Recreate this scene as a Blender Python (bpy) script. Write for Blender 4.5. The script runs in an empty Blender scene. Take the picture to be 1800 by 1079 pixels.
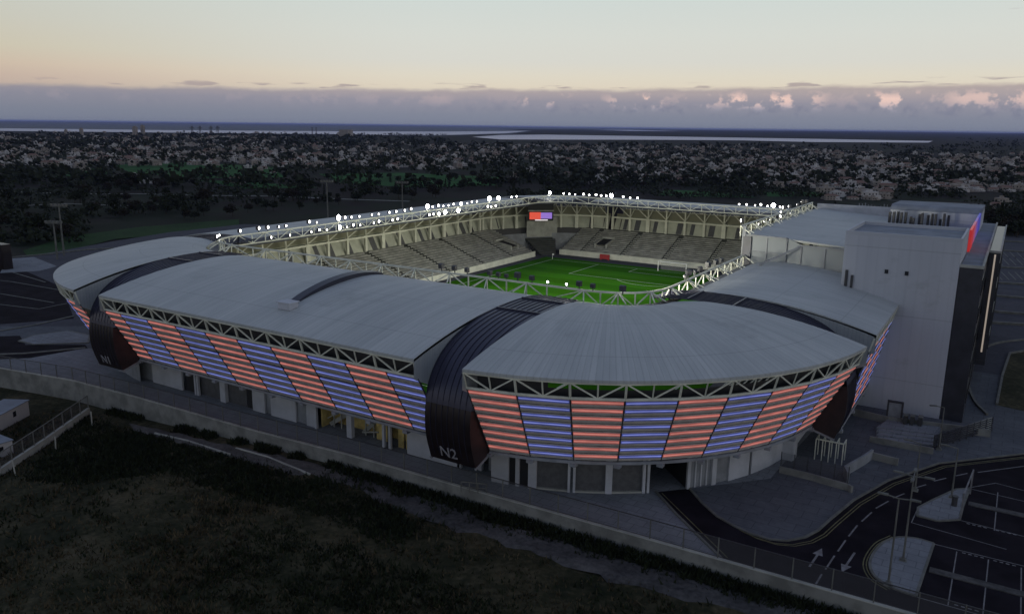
import bpy, math, random
from math import radians as R, sin, cos, pi, sqrt, atan2
from mathutils import Vector, Matrix
import numpy as np
random.seed(7); RNG = np.random.default_rng(7)
SC = bpy.context.scene
COL = SC.collection

# ------------------------------------------------------------------ camera
# metres; origin: X across the pitch, Y along it (pitch centre at 0,136.1), Z=0 is the site level
CAM = Vector((70.4, 0.0, 35.0))
FPX, ROLL, HOR, TH = 1413.6, 0.0121825, 222.15, 1.01525
PCX, PCY = 900.0, 539.5
PITCH = math.atan((PCY - HOR) * cos(ROLL) / FPX)
def to_site(v):
    return Vector((sin(TH) * v[0] - cos(TH) * v[1], cos(TH) * v[0] + sin(TH) * v[1], v[2]))
def view_ray(px, py):
    u, v = px - PCX, py - PCY
    u2, v2 = cos(ROLL) * u + sin(ROLL) * v, -sin(ROLL) * u + cos(ROLL) * v
    x, z = u2 / FPX, -v2 / FPX
    return to_site((x, cos(PITCH) + z * sin(PITCH), -sin(PITCH) + z * cos(PITCH)))
def gp(px, py, z=0.0):
    """site coordinates of the ground point (at height z) that the photograph shows at px,py"""
    r = view_ray(px, py)
    t = (z - CAM.z) / r.z
    return (CAM.x + r.x * t, CAM.y + r.y * t)
cd = bpy.data.cameras.new("camera")
cam = bpy.data.objects.new("camera", cd); COL.objects.link(cam)
cr = to_site((cos(ROLL), sin(PITCH) * sin(ROLL), cos(PITCH) * sin(ROLL)))
cu = to_site((-sin(ROLL), sin(PITCH) * cos(ROLL), cos(PITCH) * cos(ROLL)))
cf = to_site((0, cos(PITCH), -sin(PITCH)))
cam.matrix_world = Matrix(((cr.x, cu.x, -cf.x, CAM.x), (cr.y, cu.y, -cf.y, CAM.y), (cr.z, cu.z, -cf.z, CAM.z), (0, 0, 0, 1)))
cd.sensor_width = 36.0; cd.lens = 36.0 * FPX / 1800.0
cd.clip_start = 0.5; cd.clip_end = 120000.0
SC.camera = cam

# ------------------------------------------------------------------ world, sun, exposure
SC.view_settings.view_transform = 'Standard'; SC.view_settings.look = 'None'
SC.view_settings.exposure = 0.0; SC.view_settings.gamma = 1.0
SC.cycles.use_denoising = True
SC.cycles.max_bounces = 6; SC.cycles.diffuse_bounces = 3; SC.cycles.volume_bounces = 1
SC.cycles.transparent_max_bounces = 16
SC.cycles.sample_clamp_indirect = 4.0
def lin(r, g, b):
    f = lambda c: (c / 255 / 12.92) if c / 255 <= .04045 else ((c / 255 + .055) / 1.055) ** 2.4
    return (f(r), f(g), f(b), 1.0)

class NT:
    """small helper for node trees"""
    def __init__(s, tree): s.t = tree; s.n = tree.nodes; s.l = tree.links
    def new(s, typ, **kw):
        n = s.n.new(typ)
        for k, v in kw.items(): setattr(n, k, v)
        return n
    def put(s, sock, v):
        if isinstance(v, bpy.types.NodeSocket): s.l.new(v, sock)
        else: sock.default_value = v
    def math(s, op, a, b=0.0, c=0.0, clamp=False):
        n = s.new('ShaderNodeMath', operation=op, use_clamp=clamp)
        s.put(n.inputs[0], a); s.put(n.inputs[1], b); s.put(n.inputs[2], c)
        return n.outputs[0]
    def mix(s, fac, a, b, blend='MIX'):
        n = s.new('ShaderNodeMix', data_type='RGBA', blend_type=blend)
        s.put(n.inputs['Factor'], fac); s.put(n.inputs['A'], a) if False else None
        s.put(n.inputs[6], a); s.put(n.inputs[7], b)
        return n.outputs[2]
    def ramp(s, fac, stops, interp='LINEAR'):
        n = s.new('ShaderNodeValToRGB'); n.color_ramp.interpolation = interp
        e = n.color_ramp.elements
        while len(e) < len(stops): e.new(0.5)
        for q, (p, c) in zip(e, stops): q.position = p; q.color = c
        s.put(n.inputs[0], fac); return n.outputs[0]
    def noise(s, vec, scale, detail=4.0, rough=0.55, dim='3D'):
        n = s.new('ShaderNodeTexNoise', noise_dimensions=dim)
        if vec is not None: s.l.new(vec, n.inputs['Vector'])
        n.inputs['Scale'].default_value = scale; n.inputs['Detail'].default_value = detail
        n.inputs['Roughness'].default_value = rough
        return n.outputs[0]
    def smooth(s, x, lo, hi, a=0.0, b=1.0):
        n = s.new('ShaderNodeMapRange', interpolation_type='SMOOTHSTEP')
        s.put(n.inputs[0], x); s.put(n.inputs[1], lo); s.put(n.inputs[2], hi); s.put(n.inputs[3], a); s.put(n.inputs[4], b)
        return n.outputs[0]

world = bpy.data.worlds.new("World"); SC.world = world; world.use_nodes = True
w = NT(world.node_tree); w.n.clear()
SUN_EL, SUN_ROT = R(2.0), R(95.0)          # the afterglow is low in the west (+X), to the right of the view
tc = w.new('ShaderNodeTexCoord'); sep = w.new('ShaderNodeSeparateXYZ'); w.l.new(tc.outputs['Generated'], sep.inputs[0])
el = w.math('MULTIPLY', w.math('ARCSINE', sep.outputs[2]), 180 / pi)                 # elevation, degrees
az = w.math('MULTIPLY', w.math('ARCTAN2', sep.outputs[0], sep.outputs[1]), 180 / pi)  # azimuth from +Y, to the right
azr = w.math('ADD', az, 31.8)                                                         # -32..32 across the view
e01 = w.math('DIVIDE', w.math('ADD', el, 2.0), 22.0, clamp=True)
P_ = lambda d: (d + 2) / 22
left = w.ramp(e01, [(P_(-2), lin(118, 126, 142)), (P_(2.6), lin(192, 170, 157)), (P_(3.3), lin(202, 182, 162)), (P_(4.3), lin(202, 193, 170)),
                    (P_(6), lin(198, 196, 182)), (P_(9), lin(196, 202, 196)), (P_(14), lin(176, 186, 194)), (P_(20), lin(150, 164, 180))])
right = w.ramp(e01, [(P_(-2), lin(118, 126, 142)), (P_(2.6), lin(222, 211, 192)), (P_(3.3), lin(222, 215, 198)), (P_(4.3), lin(216, 215, 206)),
                     (P_(6), lin(214, 217, 210)), (P_(9), lin(205, 215, 212)), (P_(14), lin(180, 194, 202)), (P_(20), lin(150, 166, 182))])
glow = w.mix(w.smooth(azr, -42, -4), left, right)
# the bank of evening cloud along the horizon, its top edge uneven
cv = w.new('ShaderNodeCombineXYZ'); w.l.new(az, cv.inputs[0]); w.l.new(w.math('MULTIPLY', el, 3.0), cv.inputs[1])
cv1 = w.new('ShaderNodeCombineXYZ'); w.l.new(az, cv1.inputs[0])
edge = w.math('ADD', w.math('ADD', 2.45, w.math('MULTIPLY', azr, .012)), w.math('MULTIPLY', w.math('SUBTRACT', w.noise(cv1.outputs[0], 0.22, 3.0), 0.5), 0.6))
edge = w.math('ADD', edge, w.math('MULTIPLY', w.math('SUBTRACT', w.noise(cv.outputs[0], 0.9, 4.0), 0.5), 0.25))
rel = w.math('SUBTRACT', el, edge)
bank = w.smooth(rel, -0.20, 0.17, 1.0, 0.0)
bankcol = w.ramp(w.math('DIVIDE', w.math('ADD', el, 0.5), 3.5, clamp=True),
                 [(0.0, lin(116, 125, 145)), (0.35, lin(130, 135, 151)), (0.62, lin(148, 146, 158)), (0.78, lin(170, 160, 163)), (1.0, lin(184, 170, 164))])
bankcol = w.mix(w.smooth(azr, -30, -8, 0.25, 0.0), bankcol, lin(112, 118, 132))
sky = w.mix(bank, glow, bankcol)
# sunlit cumulus heads and soft grey towers inside the bank, more of them to the right
cvb = w.new('ShaderNodeCombineXYZ'); w.l.new(az, cvb.inputs[0]); w.l.new(w.math('MULTIPLY', el, 1.05), cvb.inputs[1])
cvb.inputs[2].default_value = 3.7
n1 = w.noise(cvb.outputs[0], 0.8, 6.0, 0.62)
cluster = w.noise(cv1.outputs[0], 0.16, 1.0)
hi = w.math('MULTIPLY', w.smooth(el, 0.95, 1.6), w.smooth(rel, -0.75, -0.1, 1.0, 0.0))
amt = w.math('MULTIPLY', w.smooth(n1, 0.485, 0.59), hi)
amt = w.math('MULTIPLY', amt, w.smooth(azr, -14, 12, 0.12, 1.0))
puff = w.mix(w.smooth(el, 1.0, 2.0), lin(156, 158, 176), lin(236, 203, 192))
lit = w.math('MULTIPLY', amt, w.smooth(cluster, 0.42, 0.56, 0.12, 1.0))
sky = w.mix(lit, sky, puff)
shade = w.math('MULTIPLY', w.math('MULTIPLY', w.smooth(w.noise(cvb.outputs[0], 1.1, 5.0, 0.6), 0.48, 0.66), w.smooth(el, 0.5, 1.1)), w.smooth(el, 1.25, 1.9, 1.0, 0.0))
sky = w.mix(w.math('MULTIPLY', shade, w.smooth(azr, -12, 10, 0.1, 0.45)), sky, lin(116, 121, 142))
# long thin dark wisps just over the bank and a few high up
cvw = w.new('ShaderNodeCombineXYZ'); w.l.new(az, cvw.inputs[0]); w.l.new(w.math('MULTIPLY', el, 9.0), cvw.inputs[1])
nw = w.noise(cvw.outputs[0], 0.33, 3.0, 0.5)
wis = w.math('MULTIPLY', w.smooth(nw, 0.54, 0.63), w.math('MULTIPLY', w.smooth(rel, -.02, 0.1), w.smooth(rel, 0.22, 0.48, 1.0, 0.0)))
sky = w.mix(w.math('MULTIPLY', wis, 0.8), sky, lin(166, 153, 154))
nh = w.noise(cvw.outputs[0], 0.25, 4.0, 0.55)
wih = w.math('MULTIPLY', w.smooth(nh, 0.67, 0.74), w.smooth(el, 6.4, 7.2))
sky = w.mix(w.math('MULTIPLY', wih, w.smooth(azr, 5, 18, 0.0, 0.5)), sky, lin(176, 168, 172))
nish = w.new('ShaderNodeTexSky', sky_type='NISHITA'); nish.sun_disc = False
nish.sun_elevation = SUN_EL; nish.sun_rotation = SUN_ROT; nish.altitude = 100.0
high = w.mix(1.0, nish.outputs[0], (0.05, 0.05, 0.055, 1), 'MULTIPLY')   # the sky overhead: Nishita at strength 0.05
high = w.mix(1.0, high, lin(116, 127, 152), 'ADD')
sky = w.mix(w.smooth(el, 12.0, 32.0), sky, high)
bg = w.new('ShaderNodeBackground'); w.l.new(sky, bg.inputs[0]); bg.inputs[1].default_value = 1.0
wo = w.new('ShaderNodeOutputWorld'); w.l.new(bg.outputs[0], wo.inputs[0])

sd = bpy.data.lights.new("sun", 'SUN'); sun = bpy.data.objects.new("sun", sd); COL.objects.link(sun)
sd.energy = 0.12; sd.angle = R(20); sd.color = (1.0, 0.86, 0.76)          # only an afterglow is left
sdir = Vector((sin(SUN_ROT) * cos(R(6)), cos(SUN_ROT) * cos(R(6)), sin(R(6))))
sun.rotation_euler = sdir.to_track_quat('Z', 'Y').to_euler()

# ------------------------------------------------------------------ materials
def mat(name, col, rough=0.7, metal=0.0, var=0.0, vscale=1.0, bump=0.0, emit=None, estr=0.0, col2=None, spec=0.5, detail=5.0):
    m = bpy.data.materials.new(name); m.use_nodes = True
    n = NT(m.node_tree); b = n.n['Principled BSDF']
    b.inputs['Roughness'].default_value = rough; b.inputs['Metallic'].default_value = metal
    b.inputs['Specular IOR Level'].default_value = spec
    c = tuple(col) + (1.0,)
    if var or col2 is not None:
        t = n.new('ShaderNodeTexCoord'); f = n.noise(t.outputs['Object'], vscale, detail, 0.6)
        c2 = tuple(col2) + (1.0,) if col2 is not None else tuple(x * (1 + var) for x in col) + (1.0,)
        c1 = c if col2 is not None else tuple(x * (1 - var) for x in col) + (1.0,)
        n.l.new(n.mix(n.smooth(f, 0.35, 0.65), c1, c2), b.inputs['Base Color'])
        if bump:
            bp = n.new('ShaderNodeBump'); bp.inputs['Strength'].default_value = bump; bp.inputs['Distance'].default_value = 0.05
            n.l.new(f, bp.inputs['Height']); n.l.new(bp.outputs[0], b.inputs['Normal'])
    else: b.inputs['Base Color'].default_value = c
    if emit is not None:
        b.inputs['Emission Color'].default_value = tuple(emit) + (1.0,); b.inputs['Emission Strength'].default_value = estr
    return m
def seam_mat(name, c1, c2, period, rough=0.45, metal=0.0, bump=0.5, dark=0.8):
    """standing seam sheet: ribs every `period` metres along UV u, faint panel-to-panel tone, weathering"""
    m = bpy.data.materials.new(name); m.use_nodes = True
    n = NT(m.node_tree); b = n.n['Principled BSDF']
    b.inputs['Roughness'].default_value = rough; b.inputs['Metallic'].default_value = metal
    uv = n.new('ShaderNodeUVMap'); s = n.new('ShaderNodeSeparateXYZ'); n.l.new(uv.outputs[0], s.inputs[0])
    u = n.math('DIVIDE', s.outputs[0], period)
    fr = n.math('FRACT', u)
    rib = n.math('ADD', n.smooth(fr, 0.0, 0.12, 1.0, 0.0), n.smooth(fr, 0.88, 1.0))
    idx = n.math('FLOOR', u)
    wn = n.new('ShaderNodeTexWhiteNoise', noise_dimensions='1D'); n.l.new(idx, wn.inputs['W'])
    cx = n.new('ShaderNodeCombineXYZ'); n.l.new(n.math('MULTIPLY', s.outputs[0], 0.25), cx.inputs[0]); n.l.new(n.math('MULTIPLY', s.outputs[1], 0.07), cx.inputs[1])
    weather = n.noise(cx.outputs[0], 1.0, 6.0, 0.6)
    cs = n.new('ShaderNodeCombineXYZ'); n.l.new(n.math('MULTIPLY', s.outputs[0], 1.6), cs.inputs[0]); n.l.new(n.math('MULTIPLY', s.outputs[1], 0.06), cs.inputs[1])
    streak = n.noise(cs.outputs[0], 1.0, 4.0, 0.6)
    f = n.math('ADD', n.math('MULTIPLY', n.smooth(weather, 0.3, 0.7), 0.45), n.math('ADD', n.math('MULTIPLY', wn.outputs[0], 0.2), n.math('MULTIPLY', n.smooth(streak, 0.3, 0.7), 0.35)))
    c = n.mix(f, tuple(c1) + (1,), tuple(c2) + (1,))
    cp = n.new('ShaderNodeCombineXYZ'); n.l.new(n.math('MULTIPLY', s.outputs[0], .11), cp.inputs[0]); n.l.new(n.math('MULTIPLY', s.outputs[1], .16), cp.inputs[1]); cp.inputs[2].default_value = 4.0
    stain = n.smooth(n.noise(cp.outputs[0], 1.0, 7.0, .68), .56, .70)
    c = n.mix(n.math('MULTIPLY', stain, .28), c, (.16, .165, .16, 1) if c1[0] > .1 else (.02, .02, .025, 1))
    # lap joints across the slope
    lap = n.smooth(n.math('ABSOLUTE', n.math('SUBTRACT', n.math('FRACT', n.math('DIVIDE', s.outputs[1], 8.3)), 0.5)), 0.0, 0.012, 1.0, 0.0)
    c = n.mix(n.math('MULTIPLY', rib, 1 - dark), c, (0.02, 0.02, 0.025, 1))
    c = n.mix(n.math('MULTIPLY', lap, 0.25), c, (0.03, 0.03, 0.035, 1))
    n.l.new(c, b.inputs['Base Color'])
    bp = n.new('ShaderNodeBump'); bp.inputs['Strength'].default_value = bump; bp.inputs['Distance'].default_value = 0.04
    n.l.new(rib, bp.inputs['Height']); n.l.new(bp.outputs[0], b.inputs['Normal'])
    return m
M = {}
M['roof'] = seam_mat('roof_sheet', (.315, .332, .334), (.47, .483, .476), 0.6, rough=0.55, dark=0.84)
M['band'] = seam_mat('dark_sheet', (.030, .030, .055), (.045, .045, .075), 0.66, rough=0.35, metal=0.3, dark=0.55)
M['gable'] = seam_mat('grey_cladding', (.26, .28, .30), (.32, .34, .36), 0.4, dark=0.8)
M['gate'] = mat('gate_black', (.016, .011, .012), 0.35, var=.3, vscale=.7)
M['gateside'] = mat('gate_side', (.022, .012, .012), 0.5, var=.35, vscale=1.2)
M['steel'] = mat('painted_steel', (.62, .62, .53), 0.5, var=.12, vscale=.8)
M['steeldark'] = mat('dark_steel', (.04, .04, .045), 0.5)
M['gutter'] = mat('gutter', (.035, .037, .055), 0.5, var=.3, vscale=.5)
M['wall'] = mat('white_render', (.42, .43, .47), 0.8, var=.1, vscale=.5)
M['wallgrey'] = mat('grey_render', (.22, .23, .25), 0.85, var=.15, vscale=.6)
M['shutter'] = mat('grey_shutter', (.085, .085, .09), 0.6, var=.15, vscale=2)
M['darkpanel'] = mat('dark_opening', (.012, .012, .014), 0.7)
M['louver'] = mat('louver_grey', (.50, .47, .44), 0.6, var=.1, vscale=1.)
M['louverback'] = mat('louver_backing', (.07, .068, .07), 0.8)
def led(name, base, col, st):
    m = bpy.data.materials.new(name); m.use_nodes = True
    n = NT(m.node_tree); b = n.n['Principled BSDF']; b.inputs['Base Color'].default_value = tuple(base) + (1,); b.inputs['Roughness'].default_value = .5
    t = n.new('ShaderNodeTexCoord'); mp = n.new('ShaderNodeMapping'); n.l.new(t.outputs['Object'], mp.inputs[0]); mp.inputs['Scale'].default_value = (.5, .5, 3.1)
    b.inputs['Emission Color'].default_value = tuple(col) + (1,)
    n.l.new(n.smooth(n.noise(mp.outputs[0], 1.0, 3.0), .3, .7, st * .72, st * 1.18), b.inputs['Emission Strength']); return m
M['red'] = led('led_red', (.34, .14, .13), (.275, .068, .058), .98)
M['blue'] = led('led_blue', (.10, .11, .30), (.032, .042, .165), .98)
M['redcore'] = led('led_red_core', (.3, .1, .1), (.50, .20, .165), .98)
M['bluecore'] = led('led_blue_core', (.1, .1, .3), (.19, .225, .54), .98)
M['tower'] = seam_mat('building_panel', (.40, .412, .455), (.46, .472, .515), 1.2, rough=0.6, bump=.15, dark=0.95)
M['tower_roof'] = mat('flat_roof', (.17, .19, .23), 0.8, var=.15, vscale=.4)
M['wing'] = mat('dark_curtain_wall', (.035, .036, .045), 0.3, var=.2, vscale=.5)
M['concrete'] = mat('concrete', (.17, .17, .16), 0.9, var=.25, vscale=.5, bump=.3)
M['lightconc'] = mat('pale_concrete', (.33, .33, .30), 0.85, var=.15, vscale=.5)
M['cream'] = mat('cream_concrete', (.60, .60, .51), .8, var=.1, vscale=.5)
M['seat'] = mat('grey_seats', (.225, .225, .205), 0.6, var=.25, vscale=.5)
M['step'] = mat('stand_step', (.045, .048, .042), 0.9, var=.2, vscale=.6)
M['innerwall'] = mat('inner_wall', (.42, .43, .36), 0.85, var=.15, vscale=.3)
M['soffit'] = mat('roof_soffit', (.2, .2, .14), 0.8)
M['asphalt'] = mat('asphalt', (.0150, .0128, .0168), 0.95, var=.25, vscale=.25, spec=.04)
M['white'] = mat('white_marking', (.165, .16, .168), 0.8, var=.25, vscale=1.5)
M['yellow'] = mat('yellow_marking', (.12, .11, .05), 0.8, var=.25, vscale=1.5)
M['kerb'] = mat('kerb_stone', (.12, .12, .11), 0.9, var=.2, vscale=1.)
M['lamp'] = mat('floodlight_lens', (.8, .8, .8), .4, emit=(1, .98, .92), estr=14.0)
M['lampbig'] = mat('floodlight_lens_bright', (.8, .8, .8), .4, emit=(1, .98, .94), estr=60.0)
M['chalk'] = mat('chalk_line', (.42, .5, .38), 0.9)
M['goalwhite'] = mat('goal_white', (.8, .8, .78), .5)
M['redboard'] = mat('red_board', (.35, .03, .03), .6)
M['letter'] = mat('white_lettering', (.27, .26, .28), .6)
M['warm'] = mat('lit_room_wall', (.5, .38, .14), .8, var=.3, vscale=.8)
M['house1'] = mat('house_cream', (.33, .30, .285), .85, var=.15, vscale=.15)
M['house2'] = mat('house_white', (.43, .405, .40), .85, var=.1, vscale=.15)
M['house3'] = mat('house_buff', (.26, .225, .20), .85, var=.15, vscale=.15)
M['tile'] = mat('tile_roof', (.16, .09, .07), .85)
M['pane'] = mat('window_dark', (.015, .016, .02), .2)
M['bark'] = mat('bark', (.035, .028, .022), .95)
M['leaf'] = mat('leaves', (.010, .013, .007), .8, col2=(.020, .026, .012), vscale=.6, spec=.2)
M['leaf2'] = mat('leaves_brown', (.014, .012, .008), .8, col2=(.024, .020, .012), vscale=.6, spec=.2)
M['weed'] = mat('weeds', (.008, .012, .005), .85, col2=(.020, .026, .010), vscale=1.2, spec=.2)
M['dry'] = mat('dry_grass', (.035, .029, .017), .9, col2=(.10, .078, .046), vscale=.5, spec=.1)

def sheet_mat(name, stops, scale, rough=.95, scale2=None, spec=.1, stretch=(1, 1, 1), bump=0.0, grid=0.0):
    m = bpy.data.materials.new(name); m.use_nodes = True
    n = NT(m.node_tree); b = n.n['Principled BSDF']; b.inputs['Roughness'].default_value = rough
    b.inputs['Specular IOR Level'].default_value = spec
    t = n.new('ShaderNodeTexCoord'); mp = n.new('ShaderNodeMapping'); n.l.new(t.outputs['Object'], mp.inputs[0]); mp.inputs['Scale'].default_value = stretch
    f = n.noise(mp.outputs[0], scale, 6.0, .6)
    if scale2:
        f = n.math('ADD', n.math('MULTIPLY', f, .55), n.math('MULTIPLY', n.noise(mp.outputs[0], scale2, 5.0, .6), .45))
    col = n.ramp(f, [(p, tuple(c) + (1,)) for p, c in stops])
    if grid:      # paving joints
        bk = n.new('ShaderNodeTexBrick'); n.l.new(t.outputs['Object'], bk.inputs['Vector']); bk.inputs['Scale'].default_value = 1.0
        bk.inputs['Brick Width'].default_value = grid; bk.inputs['Row Height'].default_value = grid * .7; bk.inputs['Mortar Size'].default_value = .035
        bk.inputs['Color1'].default_value = (1, 1, 1, 1); bk.inputs['Color2'].default_value = (.86, .86, .87, 1); bk.inputs['Mortar'].default_value = (.6, .6, .6, 1)
        col = n.mix(1.0, col, bk.outputs['Color'], 'MULTIPLY')
    n.l.new(col, b.inputs['Base Color'])
    if bump:
        bp = n.new('ShaderNodeBump'); bp.inputs['Strength'].default_value = bump; bp.inputs['Distance'].default_value = .2
        n.l.new(f, bp.inputs['Height']); n.l.new(bp.outputs[0], b.inputs['Normal'])
    return m
M['land'] = sheet_mat('land', [(.34, (.006, .005, .005)), (.46, (.016, .012, .012)), (.54, (.010, .016, .008)), (.66, (.034, .026, .024))], .004, scale2=.04)
M['paving'] = sheet_mat('paving', [(.35, (.175, .185, .205)), (.65, (.25, .262, .285))], .18, scale2=2.2, grid=1.6)
M['paving_dark'] = sheet_mat('paving_dark', [(.35, (.050, .050, .062)), (.65, (.082, .082, .098))], .2, scale2=1.5)
M['paving_mid'] = sheet_mat('paving_mid', [(.35, (.085, .090, .104)), (.65, (.128, .135, .152))], .2, scale2=1.8, grid=2.2)
M['field'] = sheet_mat('field', [(.36, (.015, .019, .010)), (.47, (.031, .031, .017)), (.56, (.060, .053, .031)), (.68, (.105, .086, .054))], .16, scale2=1.6, bump=.5)
M['track'] = sheet_mat('track', [(.36, (.032, .032, .033)), (.5, (.070, .068, .069)), (.66, (.115, .110, .108))], .3, scale2=2.5, bump=.4)
M['greenfield'] = sheet_mat('crop_field', [(.38, (.010, .045, .010)), (.52, (.020, .085, .020)), (.66, (.030, .12, .030))], .02, scale2=.15)
M['verge'] = sheet_mat('verge', [(.38, (.012, .030, .010)), (.64, (.026, .062, .018))], .1, scale2=.9)
M['water'] = mat('water', (.02, .03, .06), .02, spec=.5)
M['sea'] = sheet_mat('sea', [(.35, (.016, .028, .062)), (.65, (.024, .038, .078))], .0008, rough=.6, spec=.25)
# mown pitch
def pitch_mat():
    m = bpy.data.materials.new('pitch_turf'); m.use_nodes = True
    n = NT(m.node_tree); b = n.n['Principled BSDF']; b.inputs['Roughness'].default_value = .9; b.inputs['Specular IOR Level'].default_value = .0
    t = n.new('ShaderNodeTexCoord'); s = n.new('ShaderNodeSeparateXYZ'); n.l.new(t.outputs['Object'], s.inputs[0])
    st = n.smooth(n.math('SINE', n.math('MULTIPLY', s.outputs[1], 2 * pi / 11.0)), -.2, .2)
    c = n.mix(st, (.028, .112, .006, 1), (.038, .150, .008, 1))
    c = n.mix(n.math('MULTIPLY', n.smooth(n.noise(t.outputs['Object'], .12, 5.0), .4, .7), .4), c, (.040, .115, .004, 1))
    n.l.new(c, b.inputs['Base Color']); return m
M['pitch'] = pitch_mat()
def mesh_panel_mat(name, col, alpha):
    m = bpy.data.materials.new(name); m.use_nodes = True
    n = NT(m.node_tree); b = n.n['Principled BSDF']
    b.inputs['Base Color'].default_value = tuple(col) + (1,); b.inputs['Alpha'].default_value = alpha; b.inputs['Roughness'].default_value = .7
    return m
M['mesh'] = mesh_panel_mat('wire_mesh', (.10, .10, .11), .30)
M['poly'] = mesh_panel_mat('translucent_sheet', (.24, .26, .28), .9)
M['net'] = mesh_panel_mat('net', (.6, .6, .6), .18)

# ------------------------------------------------------------------ mesh helpers
class MB:
    def __init__(s): s.v = []; s.f = []; s.mi = []; s.uv = {}
    def face(s, pts, m=0, uv=None):
        k = len(s.v); s.v += [tuple(p) for p in pts]; s.f.append(tuple(range(k, k + len(pts)))); s.mi.append(m)
        if uv: s.uv[len(s.f) - 1] = uv
    def hexa(s, a, m=0):
        """a: 4 bottom + 4 top corners, same order"""
        k = len(s.v); s.v += [tuple(p) for p in a]
        for q in ((3, 2, 1, 0), (4, 5, 6, 7), (0, 1, 5, 4), (1, 2, 6, 5), (2, 3, 7, 6), (3, 0, 4, 7)):
            s.f.append(tuple(k + i for i in q)); s.mi.append(m)
    def box(s, x0, x1, y0, y1, z0, z1, m=0):
        s.hexa([(x0, y0, z0), (x1, y0, z0), (x1, y1, z0), (x0, y1, z0), (x0, y0, z1), (x1, y0, z1), (x1, y1, z1), (x0, y1, z1)], m)
    def bar(s, p, q, r, m=0, r2=None):
        """square bar from p to q"""
        p, q = Vector(p), Vector(q); d = (q - p)
        if d.length < 1e-6: return
        d.normalize(); up = Vector((0, 0, 1)) if abs(d.z) < .95 else Vector((1, 0, 0))
        a = d.cross(up).normalized(); b = a.cross(d).normalized(); r2 = r if r2 is None else r2
        s.hexa([p + a * i * r + b * j * r for i, j in ((-1, -1), (1, -1), (1, 1), (-1, 1))] + [q + a * i * r2 + b * j * r2 for i, j in ((-1, -1), (1, -1), (1, 1), (-1, 1))], m)
    def tube(s, p, q, r, n=8, r2=None, m=0):
        p, q = Vector(p), Vector(q); d = (q - p).normalized(); up = Vector((0, 0, 1)) if abs(d.z) < .95 else Vector((1, 0, 0))
        a = d.cross(up).normalized(); b = a.cross(d).normalized(); r2 = r if r2 is None else r2
        k = len(s.v)
        for c, rr in ((p, r), (q, r2)):
            for i in range(n):
                t = 2 * pi * i / n; s.v.append(tuple(c + a * cos(t) * rr + b * sin(t) * rr))
        for i in range(n):
            j = (i + 1) % n; s.f.append((k + i, k + j, k + n + j, k + n + i)); s.mi.append(m)
        s.f.append(tuple(k + i for i in reversed(range(n)))); s.mi.append(m)
        s.f.append(tuple(k + n + i for i in range(n))); s.mi.append(m)
    def prism(s, poly, z0, z1, m=0):
        n = len(poly); k = len(s.v)
        s.v += [(p[0], p[1], z0) for p in poly] + [(p[0], p[1], z1) for p in poly]
        s.f.append(tuple(k + i for i in reversed(range(n)))); s.mi.append(m)
        s.f.append(tuple(k + n + i for i in range(n))); s.mi.append(m)
        for i in range(n):
            j = (i + 1) % n; s.f.append((k + i, k + j, k + n + j, k + n + i)); s.mi.append(m)
    def build(s, name, mats, parent=None, smooth=False, loc=None):
        me = bpy.data.meshes.new(name); me.from_pydata(s.v, [], s.f)
        if not isinstance(mats, (list, tuple)): mats = [mats]
        for q in mats: me.materials.append(M[q] if isinstance(q, str) else q)
        me.polygons.foreach_set('material_index', s.mi)
        if s.uv:
            ul = me.uv_layers.new(name='UVMap')
            for fi, uv in s.uv.items():
                for li, c in zip(me.polygons[fi].loop_indices, uv): ul.data[li].uv = c
        if smooth: me.polygons.foreach_set('use_smooth', [True] * len(s.f))
        me.update()
        o = bpy.data.objects.new(name, me); COL.objects.link(o)
        if loc is not None: o.location = loc
        if parent is not None: o.parent = parent
        return o
def tag(o, label, cat, group=None):
    o['label'] = label; o['category'] = cat
    if group: o['group'] = group
    return o
def thing(name, label, cat, loc=(0, 0, 0), group=None, rz=0.0):
    o = bpy.data.objects.new(name, None); COL.objects.link(o); o.location = loc; o.rotation_euler = (0, 0, rz); o.empty_display_size = .5
    return tag(o, label, cat, group)
def struct(o, kind='structure'):
    o['kind'] = kind; return o
def copy_tree(o, parent=None):
    c = o.copy(); COL.objects.link(c); c.parent = parent
    for ch in o.children: copy_tree(ch, c)
    return c
def sheet(name, poly, z, m, kind='structure'):
    """flat polygon; poly in site metres"""
    b = MB(); b.face([(p[0], p[1], z) for p in poly]); o = b.build(name, m)
    if o.data.polygons[0].normal.z < 0: o.data.flip_normals()
    return struct(o, kind)
def strip(pts, w):
    """thick polyline -> list of quads (site xy)"""
    out = []
    for a, b in zip(pts[:-1], pts[1:]):
        d = Vector((b[0] - a[0], b[1] - a[1])); L = d.length
        if L < 1e-6: continue
        n = Vector((-d.y, d.x)) / L * w / 2
        out.append([(a[0] - n.x, a[1] - n.y), (b[0] - n.x, b[1] - n.y), (b[0] + n.x, b[1] + n.y), (a[0] + n.x, a[1] + n.y)])
    return out
def curve(pts, n=6):
    """Catmull-Rom through pts"""
    P = [Vector(p) for p in pts]; P = [P[0] * 2 - P[1]] + P + [P[-1] * 2 - P[-2]]
    out = []
    for i in range(1, len(P) - 2):
        for k in range(n):
            t = k / n
            out.append(tuple(.5 * ((2 * P[i]) + (-P[i - 1] + P[i + 1]) * t + (2 * P[i - 1] - 5 * P[i] + 4 * P[i + 1] - P[i + 2]) * t * t + (-P[i - 1] + 3 * P[i] - 3 * P[i + 1] + P[i + 2]) * t ** 3)))
    out.append(tuple(P[-2])); return out
def lines(name, polys, w, z, m):
    b = MB()
    for pl in polys:
        for q in strip(pl, w): b.face([(p[0], p[1], z) for p in q])
    return struct(b.build(name, m))
YC = 136.1     # pitch centre in Y

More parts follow.
